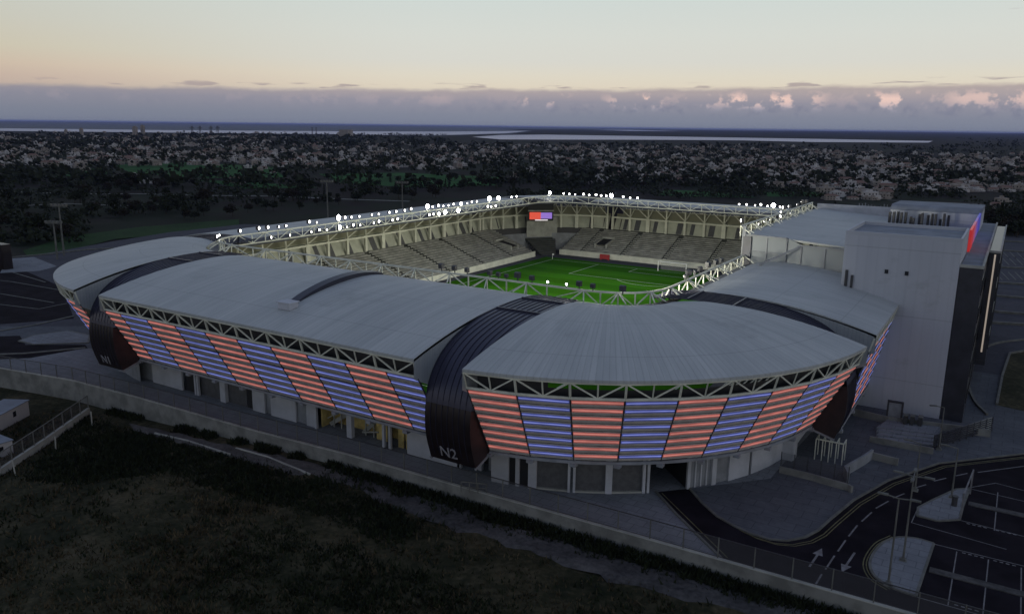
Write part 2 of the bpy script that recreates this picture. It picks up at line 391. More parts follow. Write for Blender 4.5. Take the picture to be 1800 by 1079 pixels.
# give every child built in site coordinates its place under a moved Empty
_build = MB.build
def _b(s, name, mats, parent=None, smooth=False, loc=None):
    o = _build(s, name, mats, parent, smooth, loc)
    if parent is not None and parent.type == 'EMPTY': o.matrix_parent_inverse = Matrix.Translation(-Vector(parent.location))
    return o
MB.build = _b

# ================================================================== STADIUM
stad = thing('stadium', 'football stadium with pale curved roof and red and blue striped lit facade', 'stadium', (0, YC, 0))
EF, EX = 56.0, 59.7                       # roof eaves: front Y, side |X|
AC, AR = (25.7, 89.9), 34.25              # centre and radius of the rounded corner (near right)
BX0, BX1 = 25.0, 30.5                     # the gate band crossing the front roof
BY0, BY1 = 85.0, 90.5                     # the gate band crossing the side roof
def zprof(t):
    d = t * 23.0
    return 13.9 + 2.5 * (1 - (1 - d / 18) ** 2) if d < 18 else 16.4 - .5 * ((d - 18) / 5) ** 2
# the four-fold symmetry: sx mirrors left/right, sy mirrors near/far
def sym(sx, sy):
    return lambda x, y, z: (sx * x, y if sy > 0 else 2 * YC - y, z)
def arc_pts(r, n, x0=None, y1=None):
    """points on the corner arc of radius r between the planes x=x0 and y=y1"""
    x0 = BX1 if x0 is None else x0; y1 = BY0 if y1 is None else y1
    a0 = math.acos((x0 - AC[0]) / r); a0 = -a0
    a1 = math.asin((y1 - AC[1]) / r)
    return [(AC[0] + r * cos(a0 + (a1 - a0) * i / n), AC[1] + r * sin(a0 + (a1 - a0) * i / n)) for i in range(n + 1)]
def polyresample(pts, n):
    P = [Vector(p) for p in pts]; L = [0]
    for a, b in zip(P[:-1], P[1:]): L.append(L[-1] + (b - a).length)
    out = []
    for i in range(n + 1):
        s = L[-1] * i / n; k = 0
        while k < len(P) - 2 and L[k + 1] < s: k += 1
        out.append(tuple(P[k].lerp(P[k + 1], (s - L[k]) / max(L[k + 1] - L[k], 1e-9))))
    return out
def roof(name, outer, inner, nt=16, zf=zprof, mats=('roof', 'soffit', 'gutter')):
    """sheet roof between an outer and an inner edge (lists of xy), 0.28 m thick, UV u along the eave, v up the slope"""
    b = MB(); n = len(outer); us = [0]
    for i in range(1, n): us.append(us[-1] + (Vector(outer[i]) - Vector(outer[i - 1])).length)
    top = [[None] * (nt + 1) for _ in range(n)]
    for i in range(n):
        o, q = Vector(outer[i]), Vector(inner[i])
        for j in range(nt + 1):
            t = j / nt; p = o.lerp(q, t); top[i][j] = (p.x, p.y, zf(t))
    for i in range(n - 1):
        for j in range(nt):
            a, c, d, e = top[i][j], top[i + 1][j], top[i + 1][j + 1], top[i][j + 1]
            v0, v1 = 23. * j / nt, 23. * (j + 1) / nt
            b.face((a, c, d, e), 0, ((us[i], v0), (us[i + 1], v0), (us[i + 1], v1), (us[i], v1)))
            dn = lambda p: (p[0], p[1], p[2] - .28)
            b.face((dn(e), dn(d), dn(c), dn(a)), 1)
        for j in (0, nt):
            a, c = top[i][j], top[i + 1][j]; lo = .28
            b.face((a, c, (c[0], c[1], c[2] - lo), (a[0], a[1], a[2] - lo)), 0, ((us[i], 0), (us[i + 1], 0), (us[i + 1], .3), (us[i], .3)))
    for i in (0, n - 1):
        for j in range(nt):
            a, c = top[i][j], top[i][j + 1]
            b.face((a, c, (c[0], c[1], c[2] - .28), (a[0], a[1], a[2] - .28)), 0, ((0, 0), (.1, 0), (.1, .1), (0, .1)))
    o = b.build(name, list(mats), stad, smooth=False)
    for p in o.data.polygons: p.use_smooth = p.material_index == 0 and abs(p.normal.z) > .5
    return o
IX, IYN = 39.0, 79.0                       # inner roof lip
inner_corner = [(30.5, 79.0), (33.2, 79.25), (35.6, 80.2), (37.5, 81.8), (38.6, 83.4), (39.0, 85.0)]
NARC = 27
for sx, sy in ((1, 1), (-1, 1), (1, -1), (-1, -1)):
    S = sym(sx, sy)
    o_ = [S(x, y, 0)[:2] for x, y in arc_pts(AR, NARC)]; i_ = [S(x, y, 0)[:2] for x, y in polyresample(inner_corner, NARC)]
    roof('corner_roof', o_, i_)
for sy in (1, -1):
    S = sym(1, sy); xs = [-25 + 50 * i / 20 for i in range(21)]
    roof('stand_roof', [S(x, EF, 0)[:2] for x in xs], [S(x, IYN, 0)[:2] for x in xs])
ys = [BY1 + (2 * YC - 2 * BY1) * i / 36 for i in range(37)]
roof('stand_roof', [(-EX, y) for y in ys], [(-IX, y) for y in ys])
for y0, y1 in ((BY1, 118.0), (166.0, 2 * YC - BY1)):
    ys = [y0 + (y1 - y0) * i / 10 for i in range(11)]
    roof('stand_roof', [(EX, y) for y in ys], [(IX, y) for y in ys])
# raised roof in front of the office building
ys = [118.0 + 48 * i / 16 for i in range(17)]
roof('raised_roof', [(52.3, y) for y in ys], [(37.6, y) for y in ys], nt=8, zf=lambda t: 19.2 + .9 * t)
b = MB(); b.box(37.6, 52.2, 165.6, 166.0, 16.2, 21.0); b.build('parapet', 'wall', stad)
# translucent end wall under the raised roof, with a recessed bay and a strut
b = MB()
b.box(37.6, 43.4, 117.85, 118.0, 15.6, 19.9, 0); b.box(45.6, 52.0, 117.2, 117.35, 15.4, 19.1, 0)
b.face([(43.4, 118.0, 15.6), (45.6, 117.3, 15.4), (45.6, 117.3, 19.1), (43.4, 118.0, 19.9)], 0)
o = b.build('end_wall', ['poly'], stad)
b = MB()
for x in (37.7, 40.6, 43.4): b.bar((x, 117.75, 15.5), (x, 117.75, 19.9), .09)
b.bar((37.7, 117.75, 17.6), (43.4, 117.75, 17.5), .07); b.bar((37.6, 117.7, 19.9), (43.4, 117.7, 19.8), .14)
for x in (45.6, 48.8, 52.0): b.bar((x, 117.1, 15.3), (x, 117.1, 19.1), .10)
b.bar((45.6, 117.1, 19.05), (52., 117.1, 19.0), .13); b.bar((45.6, 117.1, 16.2), (52., 117.1, 16.0), .07)
b.bar((41.0, 113.2, 16.4), (45.6, 117.1, 19.0), .12)
b.build('wall_frame', 'wallgrey', o)

# ---- gate bands: dark standing-seam strips that run over the roof and turn down into the gates
BP = [(79.4, 15.95), (76, 16.3), (72, 16.28), (68, 16.0), (65.5, 15.6), (63, 14.95), (61.2, 14.2), (59.6, 13.1), (58.5, 11.8), (57.85, 10.5), (57.5, 9.0), (57.4, 7.4), (57.6, 5.7), (58.3, 3.5)]
BPc = curve(BP, 4)
def side_map(f):
    """turn the front band (x,y) into the side band: y is distance along X from the eave"""
    return f
def band(front, sx, sy, lettering=None):
    S = sym(sx, sy)
    if front: T = lambda u, y, z: S(u, y, z); u0, u1 = BX0 + .12, BX1 - .12
    else:     T = lambda u, y, z: S(EX - (y - EF), u, z); u0, u1 = BY0 + .12, BY1 - .12
    g = None
    # the strip over the roof (to the shoulder) and the gate below the shoulder
    for nm, sel, m in (('gate_band', [p for p in BPc if p[1] >= 9.2 or p[0] > 60], 'band'), ('gate', [p for p in BPc if p[1] <= 9.4 and p[0] < 60], 'gate')):
        b = MB(); L = 0; nu = 8
        for a, c in zip(sel[:-1], sel[1:]):
            dl = sqrt((a[0] - c[0]) ** 2 + (a[1] - c[1]) ** 2)
            for k in range(nu):
                ua, ub = u0 + (u1 - u0) * k / nu, u0 + (u1 - u0) * (k + 1) / nu
                b.face((T(ua, *a), T(ub, *a), T(ub, *c), T(ua, *c)), 0, ((ua - u0, L), (ub - u0, L), (ub - u0, L + dl), (ua - u0, L + dl)))
            L += dl
        if m == 'gate':
            # cheeks back to the facade line and a soffit at the foot
            for u in (u0, u1):
                prof = [p for p in sel]
                back = [(60.9, 4.2), (60.2, 7.0), (59.4, 9.3)]
                b.face([T(u, *p) for p in prof] + [T(u, *p) for p in back], 1)
            b.face([T(u0, 58.3, 3.5), T(u1, 58.3, 3.5), T(u1, 60.9, 4.2), T(u0, 60.9, 4.2)], 1)
            for k in range(1, 8):      # vertical ribs of the cladding
                u = u0 + (u1 - u0) * k / 8
                for a, c in zip(sel[:-1:2], sel[2::2]):
                    A, B_ = T(u, a[0] - .05, a[1]), T(u, c[0] - .05, c[1]); b.bar(A, B_, .025, 2)
            g = b.build(nm, ['gate', 'gateside', 'band'], stad)
            e = MB()
            for u in (u0, u1):
                e.bar(T(u, 58.25, 3.4), T(u, 60.95, 4.2), .10)
            e.bar(T(u0, 60.95, 4.2), T(u1, 60.95, 4.2), .09)
            e.build('gate_sill', 'wallgrey', g)
            if lettering:
                fc = bpy.data.curves.new('lettering', 'FONT'); fc.body = lettering; fc.size = 1.6; fc.extrude = .03; fc.align_x = 'CENTER'
                tmp = bpy.data.objects.new('tmp', fc); me = bpy.data.meshes.new_from_object(tmp); bpy.data.objects.remove(tmp)
                me.materials.clear(); me.materials.append(M['letter']); fo = bpy.data.objects.new('lettering', me); COL.objects.link(fo)
                fo.location = T((u0 + u1) / 2 - .1, 57.86, 4.15); fo.rotation_euler = (R(106), 0, 0); fo.parent = g
        else:
            # ribs
            for k in range(0, 9):
                u = u0 + (u1 - u0) * k / 8
                for a, c in zip(sel[:-1:2], sel[2::2]):
                    A, B_ = Vector(T(u, *a)), Vector(T(u, *c)); up = Vector((0, 0, .05)); b.bar(A + up, B_ + up, .035, 0)
            for q in (70.2, 75.2):
                i = min(range(len(sel)), key=lambda k: abs(sel[k][0] - q)); A = Vector(T(u0, *sel[i])); B_ = Vector(T(u1, *sel[i]))
                b.bar(A + Vector((0, 0, .08)), B_ + Vector((0, 0, .08)), .10, 0)
            b.build(nm, ['band'], stad)
    # grey gable closing the end of the neighbouring roofs down to the band
    for u, who in (((BX0 if front else BY1), 0), ((BX1 if front else BY0), 1)):
        b = MB(); N = 20; tp = []; bt = []
        for k in range(N + 1):
            y = EF + 16.0 * k / N
            zt = zprof((y - EF) / 23.0) - .05
            if y < 58.6: zb = 11.9 - (y - EF) * .5
            else:
                zb = np.interp(y, [p[0] for p in reversed(BPc[:33])], [p[1] for p in reversed(BPc[:33])]) - .25
            tp.append(T(u, y, zt)); bt.append(T(u, y, min(zb, zt)))
        for k in range(N):
            b.face((tp[k], tp[k + 1], bt[k + 1], bt[k]), 0, ((k * .8, 2), (k * .8 + .8, 2), (k * .8 + .8, 0), (k * .8, 0)))
        b.build('roof_gable', 'gable', stad)
band(True, 1, 1, 'N2'); band(True, -1, 1, 'N1')
for sx in (1, -1): band(False, sx, 1); band(False, sx, -1); band(True, sx, -1)

# ---- facade: bays of louvres with red or blue light strips
def facade_bay(A, B, C, D, colour, nrow=8):
    """A,B top corners, C,D bottom corners (A above D)"""
    A, B, C, D = map(Vector, (A, B, C, D))
    nrm = (B - A).cross(D - A).normalized()
    mid = (A + B + C + D) / 4
    if nrm.dot(mid - Vector((0, YC, mid.z))) < 0: nrm = -nrm
    p = lambda s, t: (A.lerp(B, s)).lerp(D.lerp(C, s), t)
    b = MB(); g = .012
    k = -nrm * .12
    b.face((p(0, 0) + k, p(1, 0) + k, p(1, 1) + k, p(0, 1) + k), 1)
    dz = (D - A).normalized()
    def slab(s0, s1, t0, t1, off0, off1, m, bb):
        q = [p(s0, t0), p(s1, t0), p(s1, t1), p(s0, t1)]
        bb.hexa([q[0] + nrm * off0, q[1] + nrm * off0, q[2] + nrm * off0, q[3] + nrm * off0, q[0] + nrm * off1, q[1] + nrm * off1, q[2] + nrm * off1, q[3] + nrm * off1], m)
    h = 1.0 / nrow
    L = MB()
    for r in range(nrow):
        t = r * h
        slab(g, 1 - g, t + .58 * h, t + .86 * h, -.06, .02, 0, b)       # grey louvre blade
        slab(g, 1 - g, t + .02 * h, t + .14 * h, -.06, .0, 0, b)
        slab(.02, .98, t + .22 * h, t + .48 * h, -.09, .05, 0, L)        # light strip: emissive band added as its glow on the louvres, then the tube
        slab(.03, .97, t + .24 * h, t + .33 * h, .052, .075, 1, L)
    for s in (0, 1):
        b.bar(p(s, 0) + nrm * .02, p(s, 1) + nrm * .02, .035, 2)
    o = b.build('facade_panel', ['louver', 'louverback', 'steeldark'], stad)
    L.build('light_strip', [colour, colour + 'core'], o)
TZ, BZ = 11.85, 4.55
front_x = [-25.0, -21.8] + [-21.8 + 5.36 * i for i in range(1, 9)] + [25.0]
def eave_truss(top, bot, parent=None):
    """top, bot: lists of xyz node rows"""
    b = MB(); n = len(top)
    for i in range(n - 1):
        b.bar(top[i], top[i + 1], .10); b.bar(bot[i], bot[i + 1], .10)
        m = tuple((x + y) / 2 for x, y in zip(bot[i], bot[i + 1])); mt = tuple((x + y) / 2 for x, y in zip(top[i], top[i + 1]))
        b.bar(top[i], m, .065); b.bar(m, top[i + 1], .065); b.bar(mt, m, .055)
    for i in range(n): b.bar(top[i], bot[i], .085)
    return b.build('eave_truss', 'steel', stad)
def bottom_beam(pts):
    b = MB()
    for i in range(len(pts) - 1): b.bar(pts[i], pts[i + 1], .13)
    for p in pts[::2]:
        b.box(p[0] - .3, p[0] + .3, p[1] - .3, p[1] + .3, p[2] - .42, p[2] - .1)
    b.build('facade_beam', 'wallgrey', stad)
for sx, sy in ((1, 1), (-1, 1), (1, -1), (-1, -1)):
    S = sym(sx, sy)
    tp, bt = arc_pts(AR - .7, 9), arc_pts(AR - 4.5, 9)
    for i in range(9):
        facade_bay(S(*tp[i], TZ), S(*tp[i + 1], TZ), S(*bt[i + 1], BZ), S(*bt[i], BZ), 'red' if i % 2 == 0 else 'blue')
    eave_truss([S(*p, 13.55) for p in arc_pts(AR - .15, 9)], [S(*p, 12.0) for p in arc_pts(AR - .6, 9)])
    bottom_beam([S(*p, 4.4) for p in arc_pts(AR - 4.5, 18)])
for sy in (1, -1):
    S = sym(1, sy)
    for i in range(10):
        x0, x1 = front_x[i], front_x[i + 1]
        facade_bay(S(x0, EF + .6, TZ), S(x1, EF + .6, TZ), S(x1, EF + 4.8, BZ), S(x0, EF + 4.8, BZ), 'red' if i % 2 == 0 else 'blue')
    xs = [-24.9 + 49.8 * i / 10 for i in range(11)]
    eave_truss([S(x, EF + .15, 13.55) for x in xs], [S(x, EF + .55, 12.0) for x in xs])
    bottom_beam([S(x, EF + 4.8, 4.4) for x in [-25 + 50 * i / 20 for i in range(21)]])
for sx, y0, y1, n in ((1, BY1, 109.0, 5), (-1, BY1, 2 * YC - BY1, 17), (1, 166.0, 2 * YC - BY1, 3)):
    yy = [y0 + (y1 - y0) * i / n for i in range(n + 1)]
    for i in range(n):
        bx, bz = (2.6, 3.0) if sx > 0 else (4.8, BZ)      # the short side by the tower is steeper
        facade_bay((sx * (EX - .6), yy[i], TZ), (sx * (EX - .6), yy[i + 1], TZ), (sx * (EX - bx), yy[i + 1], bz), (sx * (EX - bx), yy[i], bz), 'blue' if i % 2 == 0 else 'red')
    m = max(2, int((y1 - y0) / 3.6)); yy = [y0 + (y1 - y0) * i / m for i in range(m + 1)]
    eave_truss([(sx * (EX - .15), y, 13.55) for y in yy], [(sx * (EX - .55), y, 12.0) for y in yy])
    bottom_beam([(sx * (EX - bx), y, bz - .15) for y in yy])

# ---- gutter and ring truss round the opening
def ring_path(n_c=6):
    """nodes of the near half ring from (-37.5, YC) over the near side to (37.5, YC)"""
    right = [(25.2, 80.5)] + polyresample([(30, 80.5), (32.6, 80.9), (34.8, 81.9), (36.4, 83.6), (37.3, 85.8), (37.5, 88.0)], n_c)
    return right
half = ring_path()
near_nodes = [(-x, y) for x, y in reversed(half[1:])] + [(-25.2 + 50.4 * i / 18, 80.5) for i in range(19)] + half[1:]
far_nodes = [(x, 2 * YC - y) for x, y in near_nodes]
left_nodes = [(-37.5, 88.0 + (2 * YC - 176.0) * i / 34) for i in range(35)]
right_near = [(37.5, 88.0 + 29.4 * i / 10) for i in range(11)]
right_up = [(36.6, 118.0 + 48.0 * i / 17) for i in range(18)]
right_far = [(37.5, 166.4 + (2 * YC - 88 - 166.4) * i / 6) for i in range(7)]
def outward(nodes, i):
    a, c = Vector(nodes[max(i - 1, 0)]), Vector(nodes[min(i + 1, len(nodes) - 1)]); t = (c - a).normalized(); n = Vector((t.y, -t.x))
    if n.dot(Vector(nodes[i]) - Vector((0, YC))) < 0: n = -n
    return n
def ring_truss(nodes, zt=16.9, zb=15.3, lip=16.05):
    b = MB(); n = len(nodes)
    for i in range(n):
        x, y = nodes[i]
        if i < n - 1:
            x2, y2 = nodes[i + 1]
            b.bar((x, y, zt), (x2, y2, zt), .10); b.bar((x, y, zb), (x2, y2, zb), .09)
            if i % 2 == 0: b.bar((x, y, zt), (x2, y2, zb), .06)
            else: b.bar((x, y, zb), (x2, y2, zt), .06)
        b.bar((x, y, zt), (x, y, zb), .065)
        o = outward(nodes, i)
        if i % 2 == 0:      # raking struts back to the roof lip
            t = Vector((-o.y, o.x))
            for k in (-.8, .8):
                q = Vector((x, y)) + o * 1.75 + t * k; b.bar((x, y, zt), (q.x, q.y, lip), .06)
    return b.build('ring_truss', 'steel', stad)
def gutter(nodes, z=15.55):
    b = MB(); n = len(nodes)
    for i in range(n - 1):
        o0, o1 = outward(nodes, i), outward(nodes, i + 1)
        a, c = Vector(nodes[i]), Vector(nodes[i + 1])
        p = [a + o0 * .15, c + o1 * .15, c + o1 * 1.55, a + o0 * 1.55]
        b.face([(q.x, q.y, z) for q in p[:2]] + [(q.x, q.y, z + .25) for q in p[2:]])
        b.face([(p[0].x, p[0].y, z), (p[1].x, p[1].y, z), (p[1].x, p[1].y, z - .7), (p[0].x, p[0].y, z - .7)])
    return b.build('gutter', 'gutter', stad)
for nd in (near_nodes, left_nodes, far_nodes, right_near, right_far):
    ring_truss(nd); gutter(nd)
ring_truss(right_up, 21.1, 19.7, 20.15); gutter(right_up, 19.7)
b = MB(); b.box(37.0, 37.5, 117.6, 118.1, 14.6, 21.2); b.box(37.2, 38.4, 117.5, 117.9, 14.6, 19.7, 1); b.build('step_post', ['wallgrey', 'gutter'], stad)
# service duct climbing the front roof from a white box to the ring
b = MB(); pr = []
for k in range(15):
    y = 62.0 + 17.0 * k / 14; pr.append((2.6 - 2.0 * ((y - 62) / 17) ** .7, y, zprof((y - EF) / 23.0) + .35 + .35 * sin(pi * k / 14)))
for a, c in zip(pr[:-1], pr[1:]):
    b.hexa([(a[0] - .06, a[1], a[2] - .6), (c[0] - .06, c[1], c[2] - .6), (c[0] + .9, c[1], c[2] - .75), (a[0] + .9, a[1], a[2] - .75),
            (a[0] - .06, a[1], a[2]), (c[0] - .06, c[1], c[2]), (c[0] + .9, c[1], c[2] - .15), (a[0] + .9, a[1], a[2] - .15)])
b.build('service_duct', 'band', stad)
b = MB(); z = zprof((60.8 - EF) / 23); b.box(2.5, 4.3, 60.2, 61.5, z - .1, z + .65); b.box(2.35, 4.45, 60.05, 61.65, z + .65, z + .75)
b.build('roof_box', 'wall', stad)

# ---- ground floor under the facade
GY = 64.0
def gbox(name, x0, x1, z0, z1, m, y=GY, dy=.25, parent=stad):
    b = MB(); b.box(x0, x1, y, y + dy, z0, z1); return b.build(name, m, parent)
gbox('base_wall', -27.4, -21.0, 0, 5.2, 'wall', 63.9); 
for x in (-25.6, -24.0, -22.6): gbox('small_window', x, x + .75, 3.2, 3.95, 'pane', 63.86, .03)
for x0, x1, m in ((-36, -27.6, 'wallgrey'), (-20.9, -18.4, 'darkpanel'), (-17.6, -13.4, 'shutter'), (-12.1, -8.7, 'shutter'), (-8.6, -7.3, 'darkpanel')):
    gbox('shutter' if m == 'shutter' else 'base_wall', x0, x1, 0, 5.2, m, 64.3)
for x in (-18.2, -17.7): gbox('base_column', x, x + .3, 0, 5.2, 'wall', 63.7, .3)
gbox('base_column', -13.2, -12.2, 0, 5.2, 'wall', 63.8, .5)
gbox('base_wall', -7.2, -5.0, 0, 5.2, 'wall', 63.9); gbox('base_wall', -5.0, -3.9, 0, 5.2, 'wallgrey', 64.2)
gbox('base_wall', -3.9, .4, 0, 5.2, 'wall', 63.9); gbox('base_wall', .4, 2.2, 0, 5.2, 'wallgrey', 64.2)
gbox('base_wall', 2.2, 3.6, 0, 5.2, 'wall', 63.9); gbox('base_column', 3.7, 4.0, 0, 5.2, 'wall', 63.7, .3)
# the lit concourse seen through three openings
lit = MB(); lit.box(3.9, 17.6, 66.6, 66.8, 0, 5.0); lit.box(3.9, 4.1, 64.6, 66.6, 0, 5); lit.box(17.3, 17.5, 64.6, 66.6, 0, 5)
lo = lit.build('lit_concourse', 'warm', stad)
b = MB(); b.box(3.9, 17.5, 64.2, 66.8, 5.0, 5.2); b.build('concourse_ceiling', 'warm', lo)
b = MB()
b.bar((4.5, 65.6, .2), (8.2, 66.2, 2.6), .24); b.bar((4.4, 65.2, 1.0), (8.2, 65.7, 3.4), .07)
for x in (5.2, 6.4, 7.6, 10.2, 11.4): b.bar((x, 65.4, 0), (x, 65.4, 4.2), .06)
b.bar((9.8, 65.6, .3), (12.2, 66.2, 2.8), .24); b.bar((9.8, 65.2, .4), (12.2, 65.3, .9), .08)
b.build('concourse_stair', 'lightconc', lo)
gbox('base_column', 8.7, 9.45, 0, 5.2, 'wall', 63.8, .5)
gbox('partition', 11.9, 13.6, 0, 5.0, 'warm', 65.3, .1, lo)
for x in (14.1, 15.0): gbox('base_column', x, x + .3, 0, 5.2, 'wall', 63.7, .3)
gbox('base_wall', 14.45, 15.0, 0, 5.2, 'darkpanel', 64.2)
gbox('door_leaf', 15.5, 16.3, 0, 4.6, 'warm', 64.8, .08, lo); gbox('door_leaf', 16.6, 17.2, 0, 4.6, 'warm', 64.8, .08, lo)
gbox('base_wall', 17.5, 24.5, 0, 5.2, 'wall', 63.9)
gbox('high_window', 18.0, 19.6, 3.6, 4.6, 'pane', 63.86, .03)
for x, y in ((24.2, 63.9), (26.4, 64.6)):
    b = MB(); b.box(x, x + .4, y, y + .4, 0, 5); b.build('base_column', 'wall', stad)
b = MB(); b.box(24.6, 30.2, 66.5, 66.7, 0, 5.2); b.build('base_wall', 'darkpanel', stad)
for x0, x1, m in ((27.3, 29.0, 'wallgrey'),): gbox('base_wall', x0, x1, 0, 5.2, m, 65.2)
lp = bpy.data.lights.new('concourse_lamp', 'AREA'); lp.energy = 300; lp.shape = 'RECTANGLE'; lp.size = 12; lp.size_y = 1.6; lp.color = (1, .78, .36); lpo = bpy.data.objects.new('concourse_lamp', lp); COL.objects.link(lpo)
lpo.location = (10.7, 65.3, 4.9); lpo.parent = lo; lpo['label'] = 'warm ceiling lamp'
del lpo['label']
# ground floor of the rounded corner near the tunnel: sections by angle along the arc
GR = 27.0
def gpt(a, r=GR): return (AC[0] + r * cos(R(a)), AC[1] + r * sin(R(a)))
def gseg(name, a0, a1, z0, z1, m, r=GR, thick=.3, n=None, parent=stad):
    b = MB(); n = n or max(1, int((a1 - a0) / 5))
    for i in range(n):
        p, q = gpt(a0 + (a1 - a0) * i / n, r), gpt(a0 + (a1 - a0) * (i + 1) / n, r); pi_, qi = gpt(a0 + (a1 - a0) * i / n, r - thick), gpt(a0 + (a1 - a0) * (i + 1) / n, r - thick)
        b.hexa([(*p, z0), (*q, z0), (*qi, z0), (*pi_, z0), (*p, z1), (*q, z1), (*qi, z1), (*pi_, z1)])
    return b.build(name, m, parent)
gseg('base_wall', -83, -79, 0, 5, 'wall'); gseg('door', -79, -77.4, 0, 4.2, 'darkpanel', GR - .3); gseg('base_column', -77.4, -76.6, 0, 5, 'wall', GR + .05)
gseg('door', -76.6, -74.6, 0, 4.2, 'darkpanel', GR - .3); gseg('base_column', -74.6, -72.8, 0, 5, 'wall', GR + .05)
gseg('base_wall', -83, -72.8, 4.2, 5.1, 'wallgrey', GR - .1)
for a0, a1 in ((-72.8, -66.2), (-64.6, -58.4), (-57.0, -50.6)):
    sh = gseg('shutter', a0, a1, 0, 4.3, 'shutter', GR - .25); gseg('shutter_frame', a0, a1, 4.3, 4.6, 'lightconc', GR - .1); gseg('shutter_sill', a0, a1, 0, .18, 'lightconc', GR + .02)
for a0, a1 in ((-66.2, -65.7), (-65.1, -64.6), (-58.4, -57.0), (-50.6, -50.0), (-49.6, -49.1)):
    gseg('base_column', a0, a1, 0, 5, 'wall', GR + .08)
b = MB(); pa, pb = gpt(-49.0), gpt(-40.6)
qa, qb = gpt(-50.5, GR - 9), gpt(-38.5, GR - 9)
b.face([(*pa, 0), (*qa, 0), (*qa, 5), (*pa, 5)]); b.face([(*pb, 5), (*qb, 5), (*qb, 0), (*pb, 0)]); b.face([(*qa, 0), (*qb, 0), (*qb, 5), (*qa, 5)]); b.face([(*pa, 4.9), (*pb, 4.9), (*qb, 4.9), (*qa, 4.9)])
b.build('vehicle_tunnel', 'darkpanel', stad)
gseg('base_column', -40.6, -39.9, 0, 5, 'wall', GR + .1); gseg('door', -39.5, -34.5, 0, 4.6, 'wallgrey', GR - .2); gseg('base_column', -34.5, -33.4, 0, 5, 'wall', GR + .08)
for a in (-38.6, -37.2, -35.8): gseg('door_frame', a, a + .3, 0, 4.6, 'wall', GR - .1)
gseg('door', -33.4, -29.8, 0, 4.6, 'wallgrey', GR - .2); gseg('base_wall', -29.8, -23.6, 0, 5, 'wall')
gseg('base_wall', -23.6, -22.8, 0, 5, 'darkpanel', GR - .2); gseg('base_wall', -22.8, -9.5, 0, 5, 'wall')
for a in (-21, -18.4, -15.8, -13.2): gseg('small_window', a, a + 1.2, 3.6, 4.3, 'pane', GR + .03, .05)
b = MB(); b.box(53.2, 53.5, 85.4, 86.8, 0, 4.8); b.box(51.2, 53.4, 85.2, 85.5, 0, 4.8); b.box(52.4, 52.7, 90.5, 109, 0, 5); b.build('base_wall', 'wall', stad)
# plain ground floor walls for the sides that face away
b = MB(); b.box(-52.7, -52.4, BY1, 2 * YC - BY1, 0, 5); b.box(-25, 25, 208, 208.3, 0, 5)
for sx, sy in ((-1, 1), (1, -1), (-1, -1)):
    S = sym(sx, sy); pp = arc_pts(GR, 14, 29, 86)
    for p, q in zip(pp[:-1], pp[1:]): b.face([S(*p, 0), S(*q, 0), S(*q, 5), S(*p, 5)])
b.build('base_wall', 'wallgrey', stad)
for x, y in ((-33.6, 66.9), (-31.0, 66.2), (-35.2, 67.8)):
    b = MB(); b.box(x, x + .35, y, y + .35, 0, 5); b.build('base_column', 'wall', stad)

# ---- stands, back walls, columns and roof bracing inside the bowl
def tier(T, u0, u1, aisles, rows=14, shade='seat'):
    """T(u, d, z): u along the stand, d back from the front wall"""
    b = MB(); s = MB()
    for r in range(rows):
        d, z = 1.0 + r * .98, 1.35 + .37 * r
        a = [T(u0, d, 0), T(u1, d, 0), T(u1, d + .98, 0), T(u0, d + .98, 0)]
        b.hexa([(p[0], p[1], z - .8) for p in a] + [(p[0], p[1], z) for p in a])
        cuts = [u0 + .4] + [v for q in aisles for v in (q - .75, q + .75)] + [u1 - .4]
        for c0, c1 in zip(cuts[::2], cuts[1::2]):
            if c1 - c0 < .8: continue
            a = [T(c0, d + .50, 0), T(c1, d + .50, 0), T(c1, d + .84, 0), T(c0, d + .84, 0)]
            s.hexa([(p[0], p[1], z + .02) for p in a] + [(p[0], p[1], z + (.36 if i < 2 else .52)) for i, p in enumerate(a)])
        for q in aisles:      # half steps
            a = [T(q - .5, d - .3, 0), T(q + .5, d - .3, 0), T(q + .5, d, 0), T(q - .5, d, 0)]
            b.hexa([(p[0], p[1], z - .5) for p in a] + [(p[0], p[1], z - .17) for p in a], 1)
    dd = 1.0 + rows * .98
    o = b.build('seating_tier', ['step', 'lightconc'], stad); s.build('seat_row', shade, o)
    f = MB(); a = [T(u0, .55, 0), T(u1, .55, 0), T(u1, 1.0, 0), T(u0, 1.0, 0)]
    f.hexa([(p[0], p[1], .0) for p in a] + [(p[0], p[1], 1.45) for p in a]); f.build('front_wall', 'cream', stad)
    f = MB(); a = [T(u0, dd, 0), T(u1, dd, 0), T(u1, dd + .8, 0), T(u0, dd + .8, 0)]
    f.hexa([(p[0], p[1], 5.5) for p in a] + [(p[0], p[1], 6.4) for p in a]); f.build('concourse_floor', 'step', stad)
